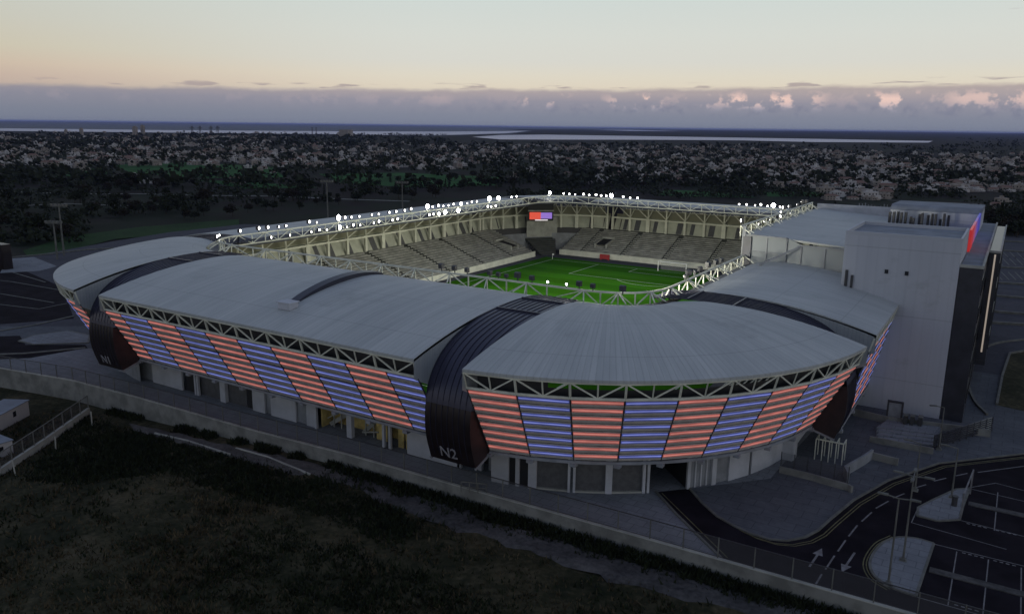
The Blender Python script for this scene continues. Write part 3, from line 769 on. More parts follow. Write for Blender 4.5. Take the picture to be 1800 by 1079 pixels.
def back_wall(T, u0, u1, n, dcol=14.6, dwall=15.2, doors=True):
    W = lambda z: dwall + (z - 6.5) * .52          # the back wall leans outward with the facade
    b = MB()
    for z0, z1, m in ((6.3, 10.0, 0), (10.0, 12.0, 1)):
        for k in range(n):
            a, c = u0 + (u1 - u0) * k / n, u0 + (u1 - u0) * (k + 1) / n
            b.hexa([T(a, W(z0), z0), T(c, W(z0), z0), T(c, W(z0) + .2, z0), T(a, W(z0) + .2, z0), T(a, W(z1), z1), T(c, W(z1), z1), T(c, W(z1) + .2, z1), T(a, W(z1) + .2, z1)], m)
    o = b.build('back_wall', ['innerwall', 'soffit'], stad)
    us = [u0 + (u1 - u0) * i / n for i in range(n + 1)]
    for i, u in enumerate(us):
        c = MB(); wd = (.55 if i % 4 == 2 else .32) * (1.0 if abs(T(1, 20, 0)[0] - T(0, 20, 0)[0]) + abs(T(1, 20, 0)[1] - T(0, 20, 0)[1]) > .95 else 1.7)
        a = [T(u - wd, dcol, 0), T(u + wd, dcol, 0), T(u + wd, dcol + .5, 0), T(u - wd, dcol + .5, 0)]
        c.hexa([(p[0], p[1], 6.3) for p in a] + [(p[0], p[1], 10.2) for p in a])
        c.bar(T(u, dcol + .25, 10.2), T(u, dcol + .25, 13.4), .16)
        c.build('stand_column', 'cream', stad)
    m = MB()
    for p_, q_ in zip(us[:-1], us[1:]):
        a = [T(p_, dcol - .1, 0), T(q_, dcol - .1, 0), T(q_, dcol + .4, 0), T(p_, dcol + .4, 0)]
        m.hexa([(p[0], p[1], 9.75) for p in a] + [(p[0], p[1], 10.15) for p in a])
    m.build('stand_beam', 'cream', stad)
    t = MB()
    for p, q in zip(us[:-1], us[1:]):
        h = (p + q) / 2
        t.bar(T(p, dcol + .2, 10.2), T(h, dcol - 2.6, 13.6), .10); t.bar(T(q, dcol + .2, 10.2), T(h, dcol - 2.6, 13.6), .10)
        t.bar(T(p, dcol, 13.3), T(p, 2.0, 15.2), .10)
    for p, q in zip(us[:-1], us[1:]): t.bar(T(p, dcol - 2.6, 13.6), T(q, dcol - 2.6, 13.6), .09)
    t.build('roof_bracing', 'steel', stad)
    if doors:
        for i, (p, q) in enumerate(zip(us[:-1], us[1:])):
            c = p + (q - p) * (.3 if i % 3 else .62); d = MB(); wd = (.55 + .25 * (i % 2)) * abs(us[1] - us[0]) / 5.4 * (1 if abs(us[1] - us[0]) < 9 or True else 1)
            z0, z1 = 6.45, 9.3
            d.hexa([T(c - wd, W(z) - .06 + k, z) if False else T(c + q, W(z) + k, z) for z in (z0, z1) for q, k in ((-wd, -.06), (wd, -.06), (wd, .0), (-wd, .0))]); d.build('doorway', 'shutter', o)
TL = lambda u, d, z: (-39.6 - d, u, z)
TR = lambda u, d, z: (39.6 + d, u, z)
TF = lambda u, d, z: (u, 197.0 + d, z)
TN = lambda u, d, z: (u, 2 * YC - 197.0 - d, z)
tier(TL, 88.0, 190.0, [92, 107, 122, 137, 151, 165, 179]); back_wall(TL, 84.0, 186.0, 17, 15.2, 15.9)
tier(TF, -36.8, 36.8, [-30, -18, -6, 6, 18, 30], 13); back_wall(TF, -27, 27, 10, 14.0, 15.1)
for sx in (-1, 1):
    Sc = sym(sx, -1); rf = AR - 19.2
    Tc = lambda u, d, z, Sc=Sc: Sc(AC[0] + (AR - 19.2 + d) * cos(R(u)), AC[1] + (AR - 19.2 + d) * sin(R(u)), z)
    back_wall(Tc, -84, -4, 9, 14.0, 15.1)
tier(TN, -24, 23, [-15, 0, 15], 12); tier(TR, 90.0, 182.0, [92, 107, 122, 137, 151, 165, 179])
b = MB(); b.box(-25, 24, 58.2, 58.4, 9.0, 12.9); b.build('eave_gap_blind', 'steeldark', stad)  # added dark sheet, blocks the bright pitch so the eave gap stays dark
b = MB(); pp = arc_pts(AR - 2.4, 18)
for k, (p, q) in enumerate(zip(pp[:-1], pp[1:])):
    zt = 12.25 if 3 <= k <= 12 else 12.9  # added corner sheet, lower in the middle so some pitch green shows
    b.face([(*p, 9.5), (*q, 9.5), (*q, zt), (*p, zt)])
b.build('eave_gap_blind', 'steeldark', stad)
# stair and wall filling the far left corner, and simple fills in the others
for sx, sy in ((-1, -1), (1, -1)):
    S = sym(sx, sy); b = MB()
    for k in range(12):
        z = .35 + .42 * k; a = [(37.4 + .55 * k, 75.6 - .95 * k), (39.9 + .95 * k, 79.4 - .55 * k), (39.9 + .95 * k + 1.0, 79.4 - .55 * k - .58), (37.4 + .55 * k + .58, 75.6 - .95 * k - 1.0)]
        a = [S(x, y, 0)[:2] for x, y in a]
        b.hexa([(*p, max(0, z - .8)) for p in a] + [(*p, z) for p in a])
    o = b.build('corner_stair', 'step', stad)
    b = MB(); a = [S(x, y, 0)[:2] for x, y in ((41.5, 67.6), (47.6, 74.6), (47.8, 74.4), (41.7, 67.4))]
    b.hexa([(*p, 4.0) for p in a] + [(*p, 9.6) for p in a]); b.build('corner_wall', 'lightconc', stad)
# entrances in the tiers
for T, u in ((TL, 184.0), (TF, -25.5)):
    b = MB()
    for du0, du1, z1 in ((-1.9, -1.5, 3.6), (1.5, 1.9, 3.6)):
        a = [T(u + du0, 3.5, 0), T(u + du1, 3.5, 0), T(u + du1, 8.5, 0), T(u + du0, 8.5, 0)]
        b.hexa([(p[0], p[1], 1.6) for p in a] + [(p[0], p[1], z1 + (.9 if i > 1 else 0)) for i, p in enumerate(a)], 0)
    a = [T(u - 1.9, 8.5, 0), T(u + 1.9, 8.5, 0), T(u + 1.9, 8.9, 0), T(u - 1.9, 8.9, 0)]
    b.hexa([(p[0], p[1], 1.6) for p in a] + [(p[0], p[1], 4.9) for p in a], 0)
    a = [T(u - 1.5, 3.6, 0), T(u + 1.5, 3.6, 0), T(u + 1.5, 8.5, 0), T(u - 1.5, 8.5, 0)]
    b.face([(p[0], p[1], 3.3 + (1.1 if i > 1 else 0)) for i, p in enumerate(a)], 1)
    b.build('tier_entrance', ['lightconc', 'darkpanel'], stad)

# ================================================================== PITCH
struct(sheet('pitch_surround', [(-39.6, 76), (39.6, 76), (39.6, 2 * YC - 75), (-39.6, 2 * YC - 75)], .006, 'paving_dark'))
sheet('football_pitch', [(-37.5, 80.6), (37.5, 80.6), (37.5, 191.6), (-37.5, 191.6)], .012, 'pitch')
def circ(cx, cy, r, a0=0, a1=360, n=36): return [(cx + r * cos(R(a0 + (a1 - a0) * i / n)), cy + r * sin(R(a0 + (a1 - a0) * i / n))) for i in range(n + 1)]
Y0, Y1 = YC - 52.5, YC + 52.5
lines('pitch_lines', [[(-34, Y0), (34, Y0), (34, Y1), (-34, Y1), (-34, Y0)], [(-34, YC), (34, YC)], circ(0, YC, 9.15),
      [(-20.15, Y1), (-20.15, Y1 - 16.5), (20.15, Y1 - 16.5), (20.15, Y1)], [(-20.15, Y0), (-20.15, Y0 + 16.5), (20.15, Y0 + 16.5), (20.15, Y0)],
      [(-9.16, Y1), (-9.16, Y1 - 5.5), (9.16, Y1 - 5.5), (9.16, Y1)], [(-9.16, Y0), (-9.16, Y0 + 5.5), (9.16, Y0 + 5.5), (9.16, Y0)],
      circ(0, Y1 - 11, 9.15, 217, 323, 16), circ(0, Y0 + 11, 9.15, 37, 143, 16)], .2, .018, 'chalk')
for yy, s, lb in ((Y1, 1, 'white football goal at the far end of the pitch'), (Y0, -1, 'white football goal at the near end hidden under the roof')):
    if s < 0: continue
    g = thing('goal', lb, 'goal', (0, yy, 0)); b = MB()
    for x in (-3.66, 3.66): b.tube((x, yy, 0), (x, yy, 2.44), .11)
    b.tube((-3.77, yy, 2.44), (3.77, yy, 2.44), .11); b.build('goal_frame', 'goalwhite', g)
    b = MB()
    for x in (-3.66, 3.66): b.bar((x, yy, 2.4), (x, yy + 1.9, 2.2), .03); b.bar((x, yy + 1.9, 2.2), (x, yy + 2.1, 0), .03)
    b.face([(-3.66, yy, 2.42), (3.66, yy, 2.42), (3.66, yy + 1.9, 2.2), (-3.66, yy + 1.9, 2.2)]); b.face([(-3.66, yy + 1.9, 2.2), (3.66, yy + 1.9, 2.2), (3.66, yy + 2.1, 0), (-3.66, yy + 2.1, 0)])
    b.build('net', 'net', g)
b = MB(); b.box(-23.4, -20.6, 195.9, 196.3, .25, 1.5); b.box(-23.2, -23.0, 195.9, 196.5, 0, .25); b.box(-21, -20.8, 195.9, 196.5, 0, .25)
tag(b.build('notice_board', 'redboard'), 'red board standing by the wall behind the far goal line', 'board')
for x, y, lb in ((-34, Y1, 'small corner flag at the far left corner of the pitch'), (34, Y1, 'small corner flag at the far right corner of the pitch')):
    b = MB(); b.tube((x, y, 0), (x, y, 1.6), .04, 6); b.hexa([(x, y, 1.2), (x + .45, y, 1.2), (x + .45, y + .03, 1.2), (x, y + .03, 1.2), (x, y, 1.6), (x + .45, y, 1.6), (x + .45, y + .03, 1.6), (x, y + .03, 1.6)])
    tag(b.build('corner_flag', 'goalwhite'), lb, 'flag')
# scoreboard hanging in the far left corner
sb = thing('scoreboard', 'lit red and purple screen with dark hood hanging in the far left stand corner', 'scoreboard', (-42.5, 196.5, 10))
c = Vector((-43.0, 197.5, 0)); t = Vector((.78, .62, 0)).normalized(); nn = Vector((.62, -.78, 0))
def slabv(b, c, t, nn, w, z0, z1, d0, d1, m=0, off=0.0):
    q = [c + t * (off - w) + nn * d0, c + t * (off + w) + nn * d0, c + t * (off + w) + nn * d1, c + t * (off - w) + nn * d1]
    b.hexa([(p.x, p.y, z0) for p in q] + [(p.x, p.y, z1) for p in q], m)
M['scr_red'] = mat('screen_red', (.2, .02, .02), .4, emit=(1, .10, .05), estr=.62); M['scr_purple'] = mat('screen_purple', (.1, .05, .2), .4, emit=(.38, .22, .85), estr=.6); M['scr_white'] = mat('screen_white', (.5, .5, .5), .4, emit=(.9, .8, .85), estr=.7)
b = MB(); slabv(b, c, t, nn, 3.6, 9.0, 15.0, -.5, 0); slabv(b, c, t, nn, 3.7, 11.7, 12.0, 0, .5, 1); b.build('screen_frame', ['darkpanel', 'lightconc'], sb)
b = MB(); slabv(b, c, t, nn, 1.6, 9.4, 11.4, .02, .12, 0, -1.6); slabv(b, c, t, nn, 1.6, 9.6, 11.3, .02, .12, 1, 1.6); slabv(b, c, t, nn, 1.8, 9.05, 9.35, .02, .12, 2, .2)
b.build('screen', ['scr_red', 'scr_purple', 'scr_white'], sb)

# ================================================================== FLOODLIGHTS
def flood_proto(big):
    s = 1.35 if big else 1.0
    b = MB(); b.bar((0, 0, 0), (0, 0, .45), .05); b.hexa([(-.34 * s, -.06, .35), (.34 * s, -.06, .35), (.26 * s, .34, .42), (-.26 * s, .34, .42), (-.34 * s, -.06, .35 + .66 * s), (.34 * s, -.06, .35 + .66 * s), (.26 * s, .34, .32 + .6 * s), (-.26 * s, .34, .32 + .6 * s)])
    h = b.build('floodlight', 'steeldark')
    l = MB(); n, m = 10, 3; zc = .35 + .33 * s; r = (.22 if not big else .46)
    prev = None
    for j in range(m + 1):
        a = pi / 2 * j / m; ring = [(r * cos(a) * cos(2 * pi * i / n), -.07 - r * .45 * sin(a), zc + r * cos(a) * sin(2 * pi * i / n)) for i in range(n)]
        if prev:
            for i in range(n): l.face((prev[i], prev[(i + 1) % n], ring[(i + 1) % n], ring[i]))
        prev = ring
    l.build('lens', 'lampbig' if big else 'lamp', h)
    return h
FP = {False: flood_proto(False), True: flood_proto(True)}
_used = {False: False, True: False}
def floodlight(x, y, z, aim, label, group, big=False, spot=0, wide=95, az_=1.0):
    o = FP[big]
    if _used[big]: o = copy_tree(o)
    _used[big] = True
    d = Vector((aim[0] - x, aim[1] - y, 0)); rz = atan2(d.y, d.x) + pi / 2
    o.location = (x, y, z); o.rotation_euler = (0, 0, rz); tag(o, label, 'floodlight', group); q_ = RNG.uniform(.72, 1.2); o.scale = (q_, q_, q_)
    if spot:
        L = bpy.data.lights.new('beam', 'SPOT'); L.energy = spot; L.spot_size = R(wide); L.spot_blend = .9; L.shadow_soft_size = .4; L.color = (1.0, .97, .80)
        q = bpy.data.objects.new('beam', L); COL.objects.link(q)
        v = Vector((aim[0], aim[1], az_)) - Vector((x, y, z + .7)); q.rotation_euler = v.to_track_quat('-Z', 'Y').to_euler()
        q.location = Vector((x, y, z + 1.5)) + v.normalized() * 1.2
    return o
def on_x(px, py, X):
    r = view_ray(px, py); t = (X - CAM.x) / r.x; return CAM.y + r.y * t
def on_y(px, py, Y):
    r = view_ray(px, py); t = (Y - CAM.y) / r.y; return CAM.x + r.x * t
SP = 1000; SW = 8000
row = [(421, 0), (454, 0), (470, 0), (489, 0), (502, 0), (543, 0), (556, 0), (594, 1), (606, 0), (617, 0), (631, 0), (653, 0), (665, 0), (684, 0), (696, 0), (711, 0), (722, 0), (751, 1), (760, 0), (770, 0), (779, 0), (788, 0), (797, 0), (810, 1), (821, 0), (829, 0), (838, 0), (860, 1), (876, 1), (899, 0), (908, 0)]
for i, (px, bg_) in enumerate(row):
    y = on_x(px, 394 - (px - 421) * .1175, -37.5)
    floodlight(-37.5, y, 16.95, (0, y * .6 + YC * .4), 'lit white floodlight on the upper rail of the long far side truss' if not bg_ else 'dazzling large floodlight on the upper rail of the long far side truss',
               'upper floodlights on the long far side' if not bg_ else 'dazzling floodlights on the long far side', bool(bg_), SP if i % 2 == 0 or bg_ else 0)
row = [(474, 0), (507, 0), (545, 0), (559, 0), (572, 0), (595, 1), (608, 0), (619, 0), (631, 0), (655, 0), (664, 0), (688, 0), (697, 0), (753, 0), (760, 0), (770, 1), (781, 1), (804, 1), (856, 0), (862, 0), (870, 0)]
for i, (px, bg_) in enumerate(row):
    y = on_x(px, 404 - (px - 474) * .132, -37.4)
    floodlight(-37.2, y, 15.35, (0, y * .6 + YC * .4), 'lit white floodlight on the lower rail of the long far side truss' if not bg_ else 'dazzling large floodlight on the lower rail of the long far side truss',
               'lower floodlights on the long far side' if not bg_ else 'dazzling lower floodlights on the long far side', bool(bg_), SP if i % 2 == 0 else 0)
row = [(967, 1), (991, 0), (1001, 0), (1011, 0), (1026, 0), (1036, 0), (1048, 0), (1057, 0), (1066, 0), (1075, 1), (1096, 0), (1108, 0), (1121, 0), (1300, 0), (1313, 0), (1328, 0), (1338, 0), (1350, 0), (1360, 1), (1372, 0)]
for i, (px, bg_) in enumerate(row):
    x = on_y(px, 337 + max(0, px - 1020) * .055, 2 * YC - 80.5)
    floodlight(x, 2 * YC - 80.5, 16.95, (x * .5, YC), 'lit white floodlight on the far end truss behind the goal' if not bg_ else 'dazzling large floodlight on the far end truss behind the goal',
               'floodlights on the far end' if not bg_ else 'dazzling floodlights on the far end', bool(bg_), SP if i % 2 == 0 or bg_ else 0)
for i, (px, py, lo_) in enumerate([(1293, 395, 0), (1349, 371, 1), (1338, 391, 1), (1357, 392, 1), (1378, 357, 0), (1377, 380, 1), (1388, 356, 0), (1394, 366, 1), (1402, 354, 0), (1410, 354, 0), (1417, 353, 0), (1383, 372, 1), (1366, 384, 1)]):
    y = min(165, max(118.2, on_x(px, py, 36.6)))
    floodlight(36.6 - .3 * lo_, y, 21.1 - 1.35 * lo_, (-48, 95 + i * 8), 'lit white floodlight on the raised truss beside the office building', 'floodlights on the raised right truss', i in (5,), SW, 80, 6.0)
for i, (px, py) in enumerate([(776, 468), (799, 470), (821, 472), (861, 468), (876, 482), (890, 486), (910, 488), (935, 491), (1018, 502), (1042, 505), (1095, 502)]):
    x = on_y(px, py, 80.5)
    floodlight(x, 80.55, 16.95, (x * 1.2, 205), 'dark backed floodlight facing the pitch on the near truss', 'dark floodlights on the near truss', False, SW * 1.4, 70, 6.0)
for px, py in ((963, 494), (996, 499)):
    x = on_y(px, py, 80.5); floodlight(x, 80.5, 16.95, (x + 4, 40), 'small white floodlight turned outward on the near truss over the pitch', 'outward floodlights on the near truss').scale = (.6, .6, .6)
for i, (px, py) in enumerate([(1205, 462), (1222, 458), (1244, 452), (1258, 450), (1268, 446), (1232, 440), (1212, 446)]):
    y = min(116, max(89, on_x(px, py, 37.4)))
    floodlight(37.4, y, 16.95, (-48, 90 + i * 14), 'floodlight on the low right truss before the raised roof', 'floodlights on the low right truss', False, SW, 80, 6.0)
for i, (px, py) in enumerate([(377, 415), (386, 416), (377, 405)]):
    floodlight(-36.4 + .8 * i, 83.4 - .9 * i, 16.95, (0, YC), 'small lit floodlight at the near left corner of the ring truss', 'floodlights at the near left ring corner', False, 0)

# ================================================================== OFFICE BUILDING
ob = thing('office_building', 'tall pale windowless office block with dark front wing joined to the stadium', 'building', (59, 136, 0))
def bbox(name, x0, x1, y0, y1, z0, z1, m, parent=ob):
    b = MB(); b.box(x0, x1, y0, y1, z0, z1)
    if m in ('tower',):
        for i in range(len(b.f)):
            P = [b.v[k] for k in b.f[i]]; b.uv[i] = [((p[0] + p[1]), p[2]) for p in P]
    return b.build(name, m, parent)
t1 = bbox('tower', 52.6, 65.7, 109.0, 122.0, 0, 22.1, 'tower')
b = MB()
for q in ((52.6, 65.7, 109.0, 109.25), (52.6, 65.7, 121.75, 122.0), (52.6, 52.85, 109.25, 121.75), (65.45, 65.7, 109.25, 121.75)): b.box(q[0], q[1], q[2], q[3], 22.1, 22.6)
b.build('parapet', 'tower', t1)
bbox('roof_deck', 52.85, 65.45, 109.25, 121.75, 22.1, 22.16, 'tower_roof', t1)
for x in (57.6, 59.9):
    b = MB(); b.box(x, x + .42, 108.9, 109.0, 17.6, 18.1); b.build('vent', 'pane', t1)
b = MB(); b.tube((53.2, 108.85, 15.0), (53.2, 108.85, 17.6), .18); b.tube((53.9, 108.8, 15.0), (53.9, 108.8, 17.0), .16); b.build('pipe', 'steeldark', t1)
mid = bbox('middle_block', 52.6, 65.7, 122.0, 150.0, 0, 18.6, 'tower')
bbox('roof_deck', 52.8, 65.5, 122.1, 149.9, 18.6, 18.7, 'tower_roof', mid)
t2 = bbox('rear_tower', 52.6, 66.0, 150.0, 163.5, 0, 22.0, 'tower')
b = MB(); N = 6    # its curved roof edge
for k in range(N):
    a0, a1 = pi / 2 * k / N, pi / 2 * (k + 1) / N
    p = [(150.0 + 1.5 - 1.5 * cos(a), 22.0 + .9 * sin(a)) for a in (a0, a1)]
    b.face([(52.6, p[0][0], p[0][1]), (66, p[0][0], p[0][1]), (66, p[1][0], p[1][1]), (52.6, p[1][0], p[1][1])])
b.face([(52.6, 151.5, 22.9), (66, 151.5, 22.9), (66, 163.5, 22.6), (52.6, 163.5, 22.6)]); b.face([(66, 150, 22), (66, 163.5, 22), (66, 163.5, 22.6), (66, 151.5, 22.9)]); b.face([(52.6, 163.5, 22), (52.6, 150, 22), (52.6, 151.5, 22.9), (52.6, 163.5, 22.6)])
b.build('tower_roof', 'tower_roof', t2)
# plant on the middle roof
for i in range(15):
    x = 52.9 + 9.2 * i / 15 + RNG.uniform(-.15, .15); b = MB(); y = 146 + RNG.uniform(-2, 2); h = RNG.uniform(2.3, 3.5)
    b.box(x, x + .34, y, y + .8, 18.7, 18.7 + h); b.box(x + .05, x + .29, y - .05, y, 18.8, 18.6 + h, 1)
    o = b.build('roof_unit', ['steeldark', 'steeldark'], mid)
b = MB()
for x in np.arange(45, 52.4, .55): b.bar((x, 167.0, 19.9), (x, 167.0, 21.0 + RNG.uniform(0, .5)), .06)
b.bar((45, 167, 20.9), (52.3, 167, 20.9), .05); b.build('roof_railing', 'wallgrey', ob)
# lit sign on the face to the right, glowing red to blue
b = MB(); seg = [('scr_r', 122.3, 129.0, 19.4), ('scr_m', 129.0, 135.0, 19.6), ('scr_p', 135.0, 141.0, 19.7), ('scr_b', 141.0, 149.6, 19.8)]
M['scr_r'] = mat('sign_red', (.2, .02, .02), .4, emit=(.8, .03, .03), estr=.36); M['scr_m'] = mat('sign_magenta', (.2, .05, .1), .4, emit=(.55, .10, .22), estr=.36)
M['scr_p'] = mat('sign_purple', (.1, .05, .2), .4, emit=(.24, .12, .55), estr=.36); M['scr_b'] = mat('sign_blue', (.05, .05, .2), .4, emit=(.05, .05, .55), estr=.4)
for k, (m, y0, y1, z0) in enumerate(seg):
    b.hexa([(65.72, y0, z0), (66.0, y0 + .2, z0), (66.0, y1, z0), (65.72, y1, z0), (65.72, y0, 22.3), (66.0, y0 + .2, 22.3), (66.0, y1, 22.3), (65.72, y1, 22.3)], k)
b.build('lit_sign', ['scr_r', 'scr_m', 'scr_p', 'scr_b'], ob)
wg = bbox('front_wing', 65.75, 68.2, 109.1, 165.0, 0, 19.2, 'wing')
bbox('wing_roof', 65.8, 68.0, 109.3, 165, 19.2, 19.3, 'tower_roof', wg)
b = MB(); b.box(68.0, 68.25, 109.0, 165, 19.2, 19.55); b.box(65.75, 68.0, 109.0, 109.25, 19.2, 19.55); b.build('wing_coping', 'lightconc', wg)
for z in (2.2, 5.6, 9.0, 12.4, 15.8):
    for y0, y1 in ((110.2, 124.0), (126.5, 160.0)):
        if y0 > 125 and z < 4: continue
        xx = 68.2 if y0 < 125 else 69.6
        b = MB(); b.box(xx, xx + .04, y0, y1, z, z + 1.9)
        for k in range(int((y1 - y0) / 2.2) + 1): b.box(xx + .04, xx + .10, y0 + 2.2 * k, y0 + 2.2 * k + .1, z, z + 1.9, 1)
        b.build('window_band', ['pane', 'steeldark'], wg)
w2 = bbox('entrance_wing', 68.3, 69.6, 125.0, 162.0, 3.6, 19.2, 'wing')
b = MB(); b.box(68.25, 69.7, 124.9, 125.1, 19.2, 19.5); b.box(69.5, 69.7, 125.1, 162, 19.2, 19.5); b.build('wing_coping', 'lightconc', w2)
M['strip'] = mat('lit_edge_strip', (.6, .5, .4), .5, emit=(1, .82, .66), estr=.24)
b = MB(); b.box(68.9, 69.1, 124.78, 124.9, 5.5, 19.0); b.build('lit_strip', 'strip', w2)
b = MB()
for z in (4.2, 8.0, 11.8, 15.6): b.box(68.3, 69.55, 124.85, 124.95, z, z + .12)
b.build('transom', 'steeldark', w2)

# ================================================================== GROUND
WALL = [(-260, 20), (-120, 44), (-75, 51), (-50.3, 55.5), (-36.9, 58.0), (-23.8, 58.7), (-.7, 59.2), (12.4, 60.0), (30, 60.3), (47, 60.7), (67.4, 61.0), (110, 61.6), (260, 64)]
wy = lambda x: float(np.interp(x, [p[0] for p in WALL], [p[1] for p in WALL]))
def fz(x, y):
    s = min(1, max(0, -(x - 6) / 36)); base = -1.45 - 1.25 * s * s * (3 - 2 * s)
    return base - max(0, wy(x) - y) * .008
# far land: one sheet to the horizon
FARW = 42000.0
edge_l = [gp(430, 394), gp(300, 408), gp(200, 424), gp(100, 442), gp(40, 452), gp(-120, 462)]
poly = [(-FARW, 20 - (FARW - 260) * .0)] + WALL + [(FARW, 64), (FARW, FARW), (-FARW, FARW)]
land = sheet('land', poly, -.30, 'land')
# site plateau
sp = [(x, y) for x, y in WALL if -200 < x < 200]; sp = [(-200, wy(-200))] + sp + [(200, wy(200)), (200, 330), (30, 330), (-20, 250), (-70, 235)] + edge_l
sheet('site_paving', sp, -.004, 'paving_dark')
prom = [(x, wy(x) + .3) for x in (-62, -50.3, -36.9, -23.8, -.7, 12.4, 30, 47, 53.4)] + [(51, 63.6), (44.5, 70.2), (47.3, 73.6), (52.6, 79.5), (53, 90), (54, 109), (20, 90), (-30, 68), (-44, 75)]
sheet('forecourt', prom, .004, 'paving')
sheet('gate_court', [(53.4, wy(53.4) + .3), (110, wy(110) + .3), (110, 135), (66, 135), (54, 109), (53, 90), (52.6, 79.5), (47.3, 73.6), (46.5, 72.6)], .003, 'paving_mid')
sheet('forecourt_left', [(-62, wy(-62) + .3), (-44, 75), (-60, 80), (-80, 66)], .003, 'paving_mid')
# near field below the wall
b = MB(); xs = np.concatenate([np.linspace(-260, -80, 19), np.linspace(-76, 110, 125), np.linspace(115, 260, 16)]); ys_ = np.linspace(0, 1, 60) ** .8
g = []
for x in xs:
    colm = []
    for t in ys_:
        y = -140 + (wy(x) + 140) * t
        n = .12 * sin(x * .31 + y * .17) + .06 * sin(x * .83 - y * .57) + .03 * sin(x * 1.7 + y * 1.3 + 2) + RNG.uniform(-.03, .03)
        colm.append((x, y, fz(x, y) + n * min(1, (wy(x) - y) / 3)))
    g.append(colm)
for i in range(len(xs) - 1):
    for j in range(len(ys_) - 1): b.face((g[i][j], g[i + 1][j], g[i + 1][j + 1], g[i][j + 1]))
fo_ = struct(b.build('field', 'field', smooth=True))
def draped(name, poly_px, z, m, lift=.22):
    """strip of ground on the lower field: left and right edge given as px points on the field plane"""
    b = MB()
    L, Rr = poly_px; n = 26; L = polyresample(L, n); Rr = polyresample(Rr, n)
    rows = []
    for p, q in zip(L, Rr):
        rr = []; m1, m2 = RNG.uniform(-.12, .12, 2); p, q = (p[0] + (p[0] - q[0]) * m1, p[1] + (p[1] - q[1]) * m1), (q[0] + (q[0] - p[0]) * m2, q[1] + (q[1] - p[1]) * m2)
        for k in range(6):
            x, y = p[0] + (q[0] - p[0]) * k / 5, p[1] + (q[1] - p[1]) * k / 5
            rr.append((x, y, fz(x, y) + lift + RNG.uniform(-.05, .05) - (.22 if k in (0, 5) else 0)))
        rows.append(rr)
    for a, c in zip(rows[:-1], rows[1:]):
        for k in range(5): b.face((a[k], a[k + 1], c[k + 1], c[k]))
    o = b.build(name, m, smooth=True)
    if o.data.polygons[0].normal.z < 0: o.data.flip_normals()
    return struct(o)
G = lambda px, py, z=-1.6: gp(px, py, z)
M['track_pale'] = sheet_mat('track_pale', [(.36, (.052, .050, .048)), (.5, (.085, .082, .078)), (.66, (.125, .12, .114))], .35, scale2=2.8, bump=.3)
T1 = ([G(225, 742, -2.4), G(300, 757, -2.1), G(380, 774), G(500, 803), G(610, 831)], [G(235, 756, -2.4), G(300, 774, -2.1), G(400, 803), G(500, 831), G(592, 854)])
T2 = ([G(606, 836), G(720, 866), G(900, 925), G(1100, 985), G(1300, 1040), G(1480, 1079)], [G(588, 848), G(690, 892), G(850, 952), G(1010, 1004), G(1180, 1052), G(1340, 1095)])
GREEN = [G(140, 732, -2.5), G(235, 758, -2.3), G(300, 776, -2.1), G(400, 805), G(500, 833), G(592, 856), G(690, 895), G(740, 935), G(690, 960), G(560, 905), G(440, 880), G(300, 840, -2.1), G(150, 850, -2.4), G(40, 850, -2.6)]
def inside(poly, x, y):
    c = False
    for (x0, y0), (x1, y1) in zip(poly, poly[1:] + poly[:1]):
        if (y0 > y) != (y1 > y) and x < (x1 - x0) * (y - y0) / (y1 - y0) + x0: c = not c
    return c
TRK = [T1[0] + T1[1][::-1], T2[0] + T2[1][::-1]]
draped('concrete_track', T1, 0, 'track_pale', .2)
draped('dirt_track', T2, 0, 'track', .2)
b = MB()
for pl in ([G(272, 763, -2.2), G(330, 778, -2.0), G(405, 803, -1.7)], [G(415, 790, -1.6), G(470, 806, -1.5), G(545, 836, -1.45)]):
    for a, c in zip(pl[:-1], pl[1:]): b.bar((*a, fz(*a) + .22), (*c, fz(*c) + .22), .09)
struct(b.build('track_edge', 'lightconc'))
# roads, kerbs and markings on the site
A = lambda px, py: gp(px, py, 0)
road_r = [(46.4, 72.6), (48.6, 70.1), (50.6, 68.3), (52.5, 67.3), (54.2, 66.7), (55.8, 66.6), (57.2, 67.2), (58.4, 68.7), (59.1, 70.6), (59.6, 73.4), (60.7, 78.8), (62.9, 85.6), (66.9, 93.4), (74.7, 101.7), (90, 112)]
asphalt = [(43.9, 70.0), (47.2, 66.7), (50.6, 63.6), (53.3, wy(53.3) + .3), (110, wy(110) + .3), (110, 125)] + list(reversed(road_r))
sheet('road', asphalt, .008, 'asphalt')
island1 = curve([(68.1, 73.7), (66.7, 73.8), (65.2, 73.0), (64.2, 70.7), (63.9, 67.4), (64.6, 65.2), (66.0, 64.2), (67.7, 63.9)], 5)
island2 = [(66.2, 80.5), (67.4, 83.5), (69.0, 87.1), (70.1, 88.0), (69.8, 83.5), (69.7, 80.0), (68.0, 78.6), (66.3, 78.7)]
def raised(name, poly, h, m):
    b = MB(); b.prism(poly, 0.0, h); o = b.build(name, m)
    return struct(o)
def kerb(name, pts, w=.22, h=.14, m='kerb'):
    b = MB()
    for q in strip(pts, w): b.hexa([(p[0], p[1], -.02) for p in q] + [(p[0], p[1], h) for p in q])
    return struct(b.build(name, m))
raised('traffic_island', island1, .12, 'paving'); raised('traffic_island', island2, .12, 'paving')
kerb('kerb', island1 + [island1[0]]); kerb('kerb', island2 + [island2[0]]); kerb('kerb', road_r); kerb('kerb', [(43.9, 70.0), (47.2, 66.7), (50.6, 63.6), (53.3, wy(53.3) + .4)])
off = lambda pts, d: [(p[0] + d[0], p[1] + d[1]) for p in pts]
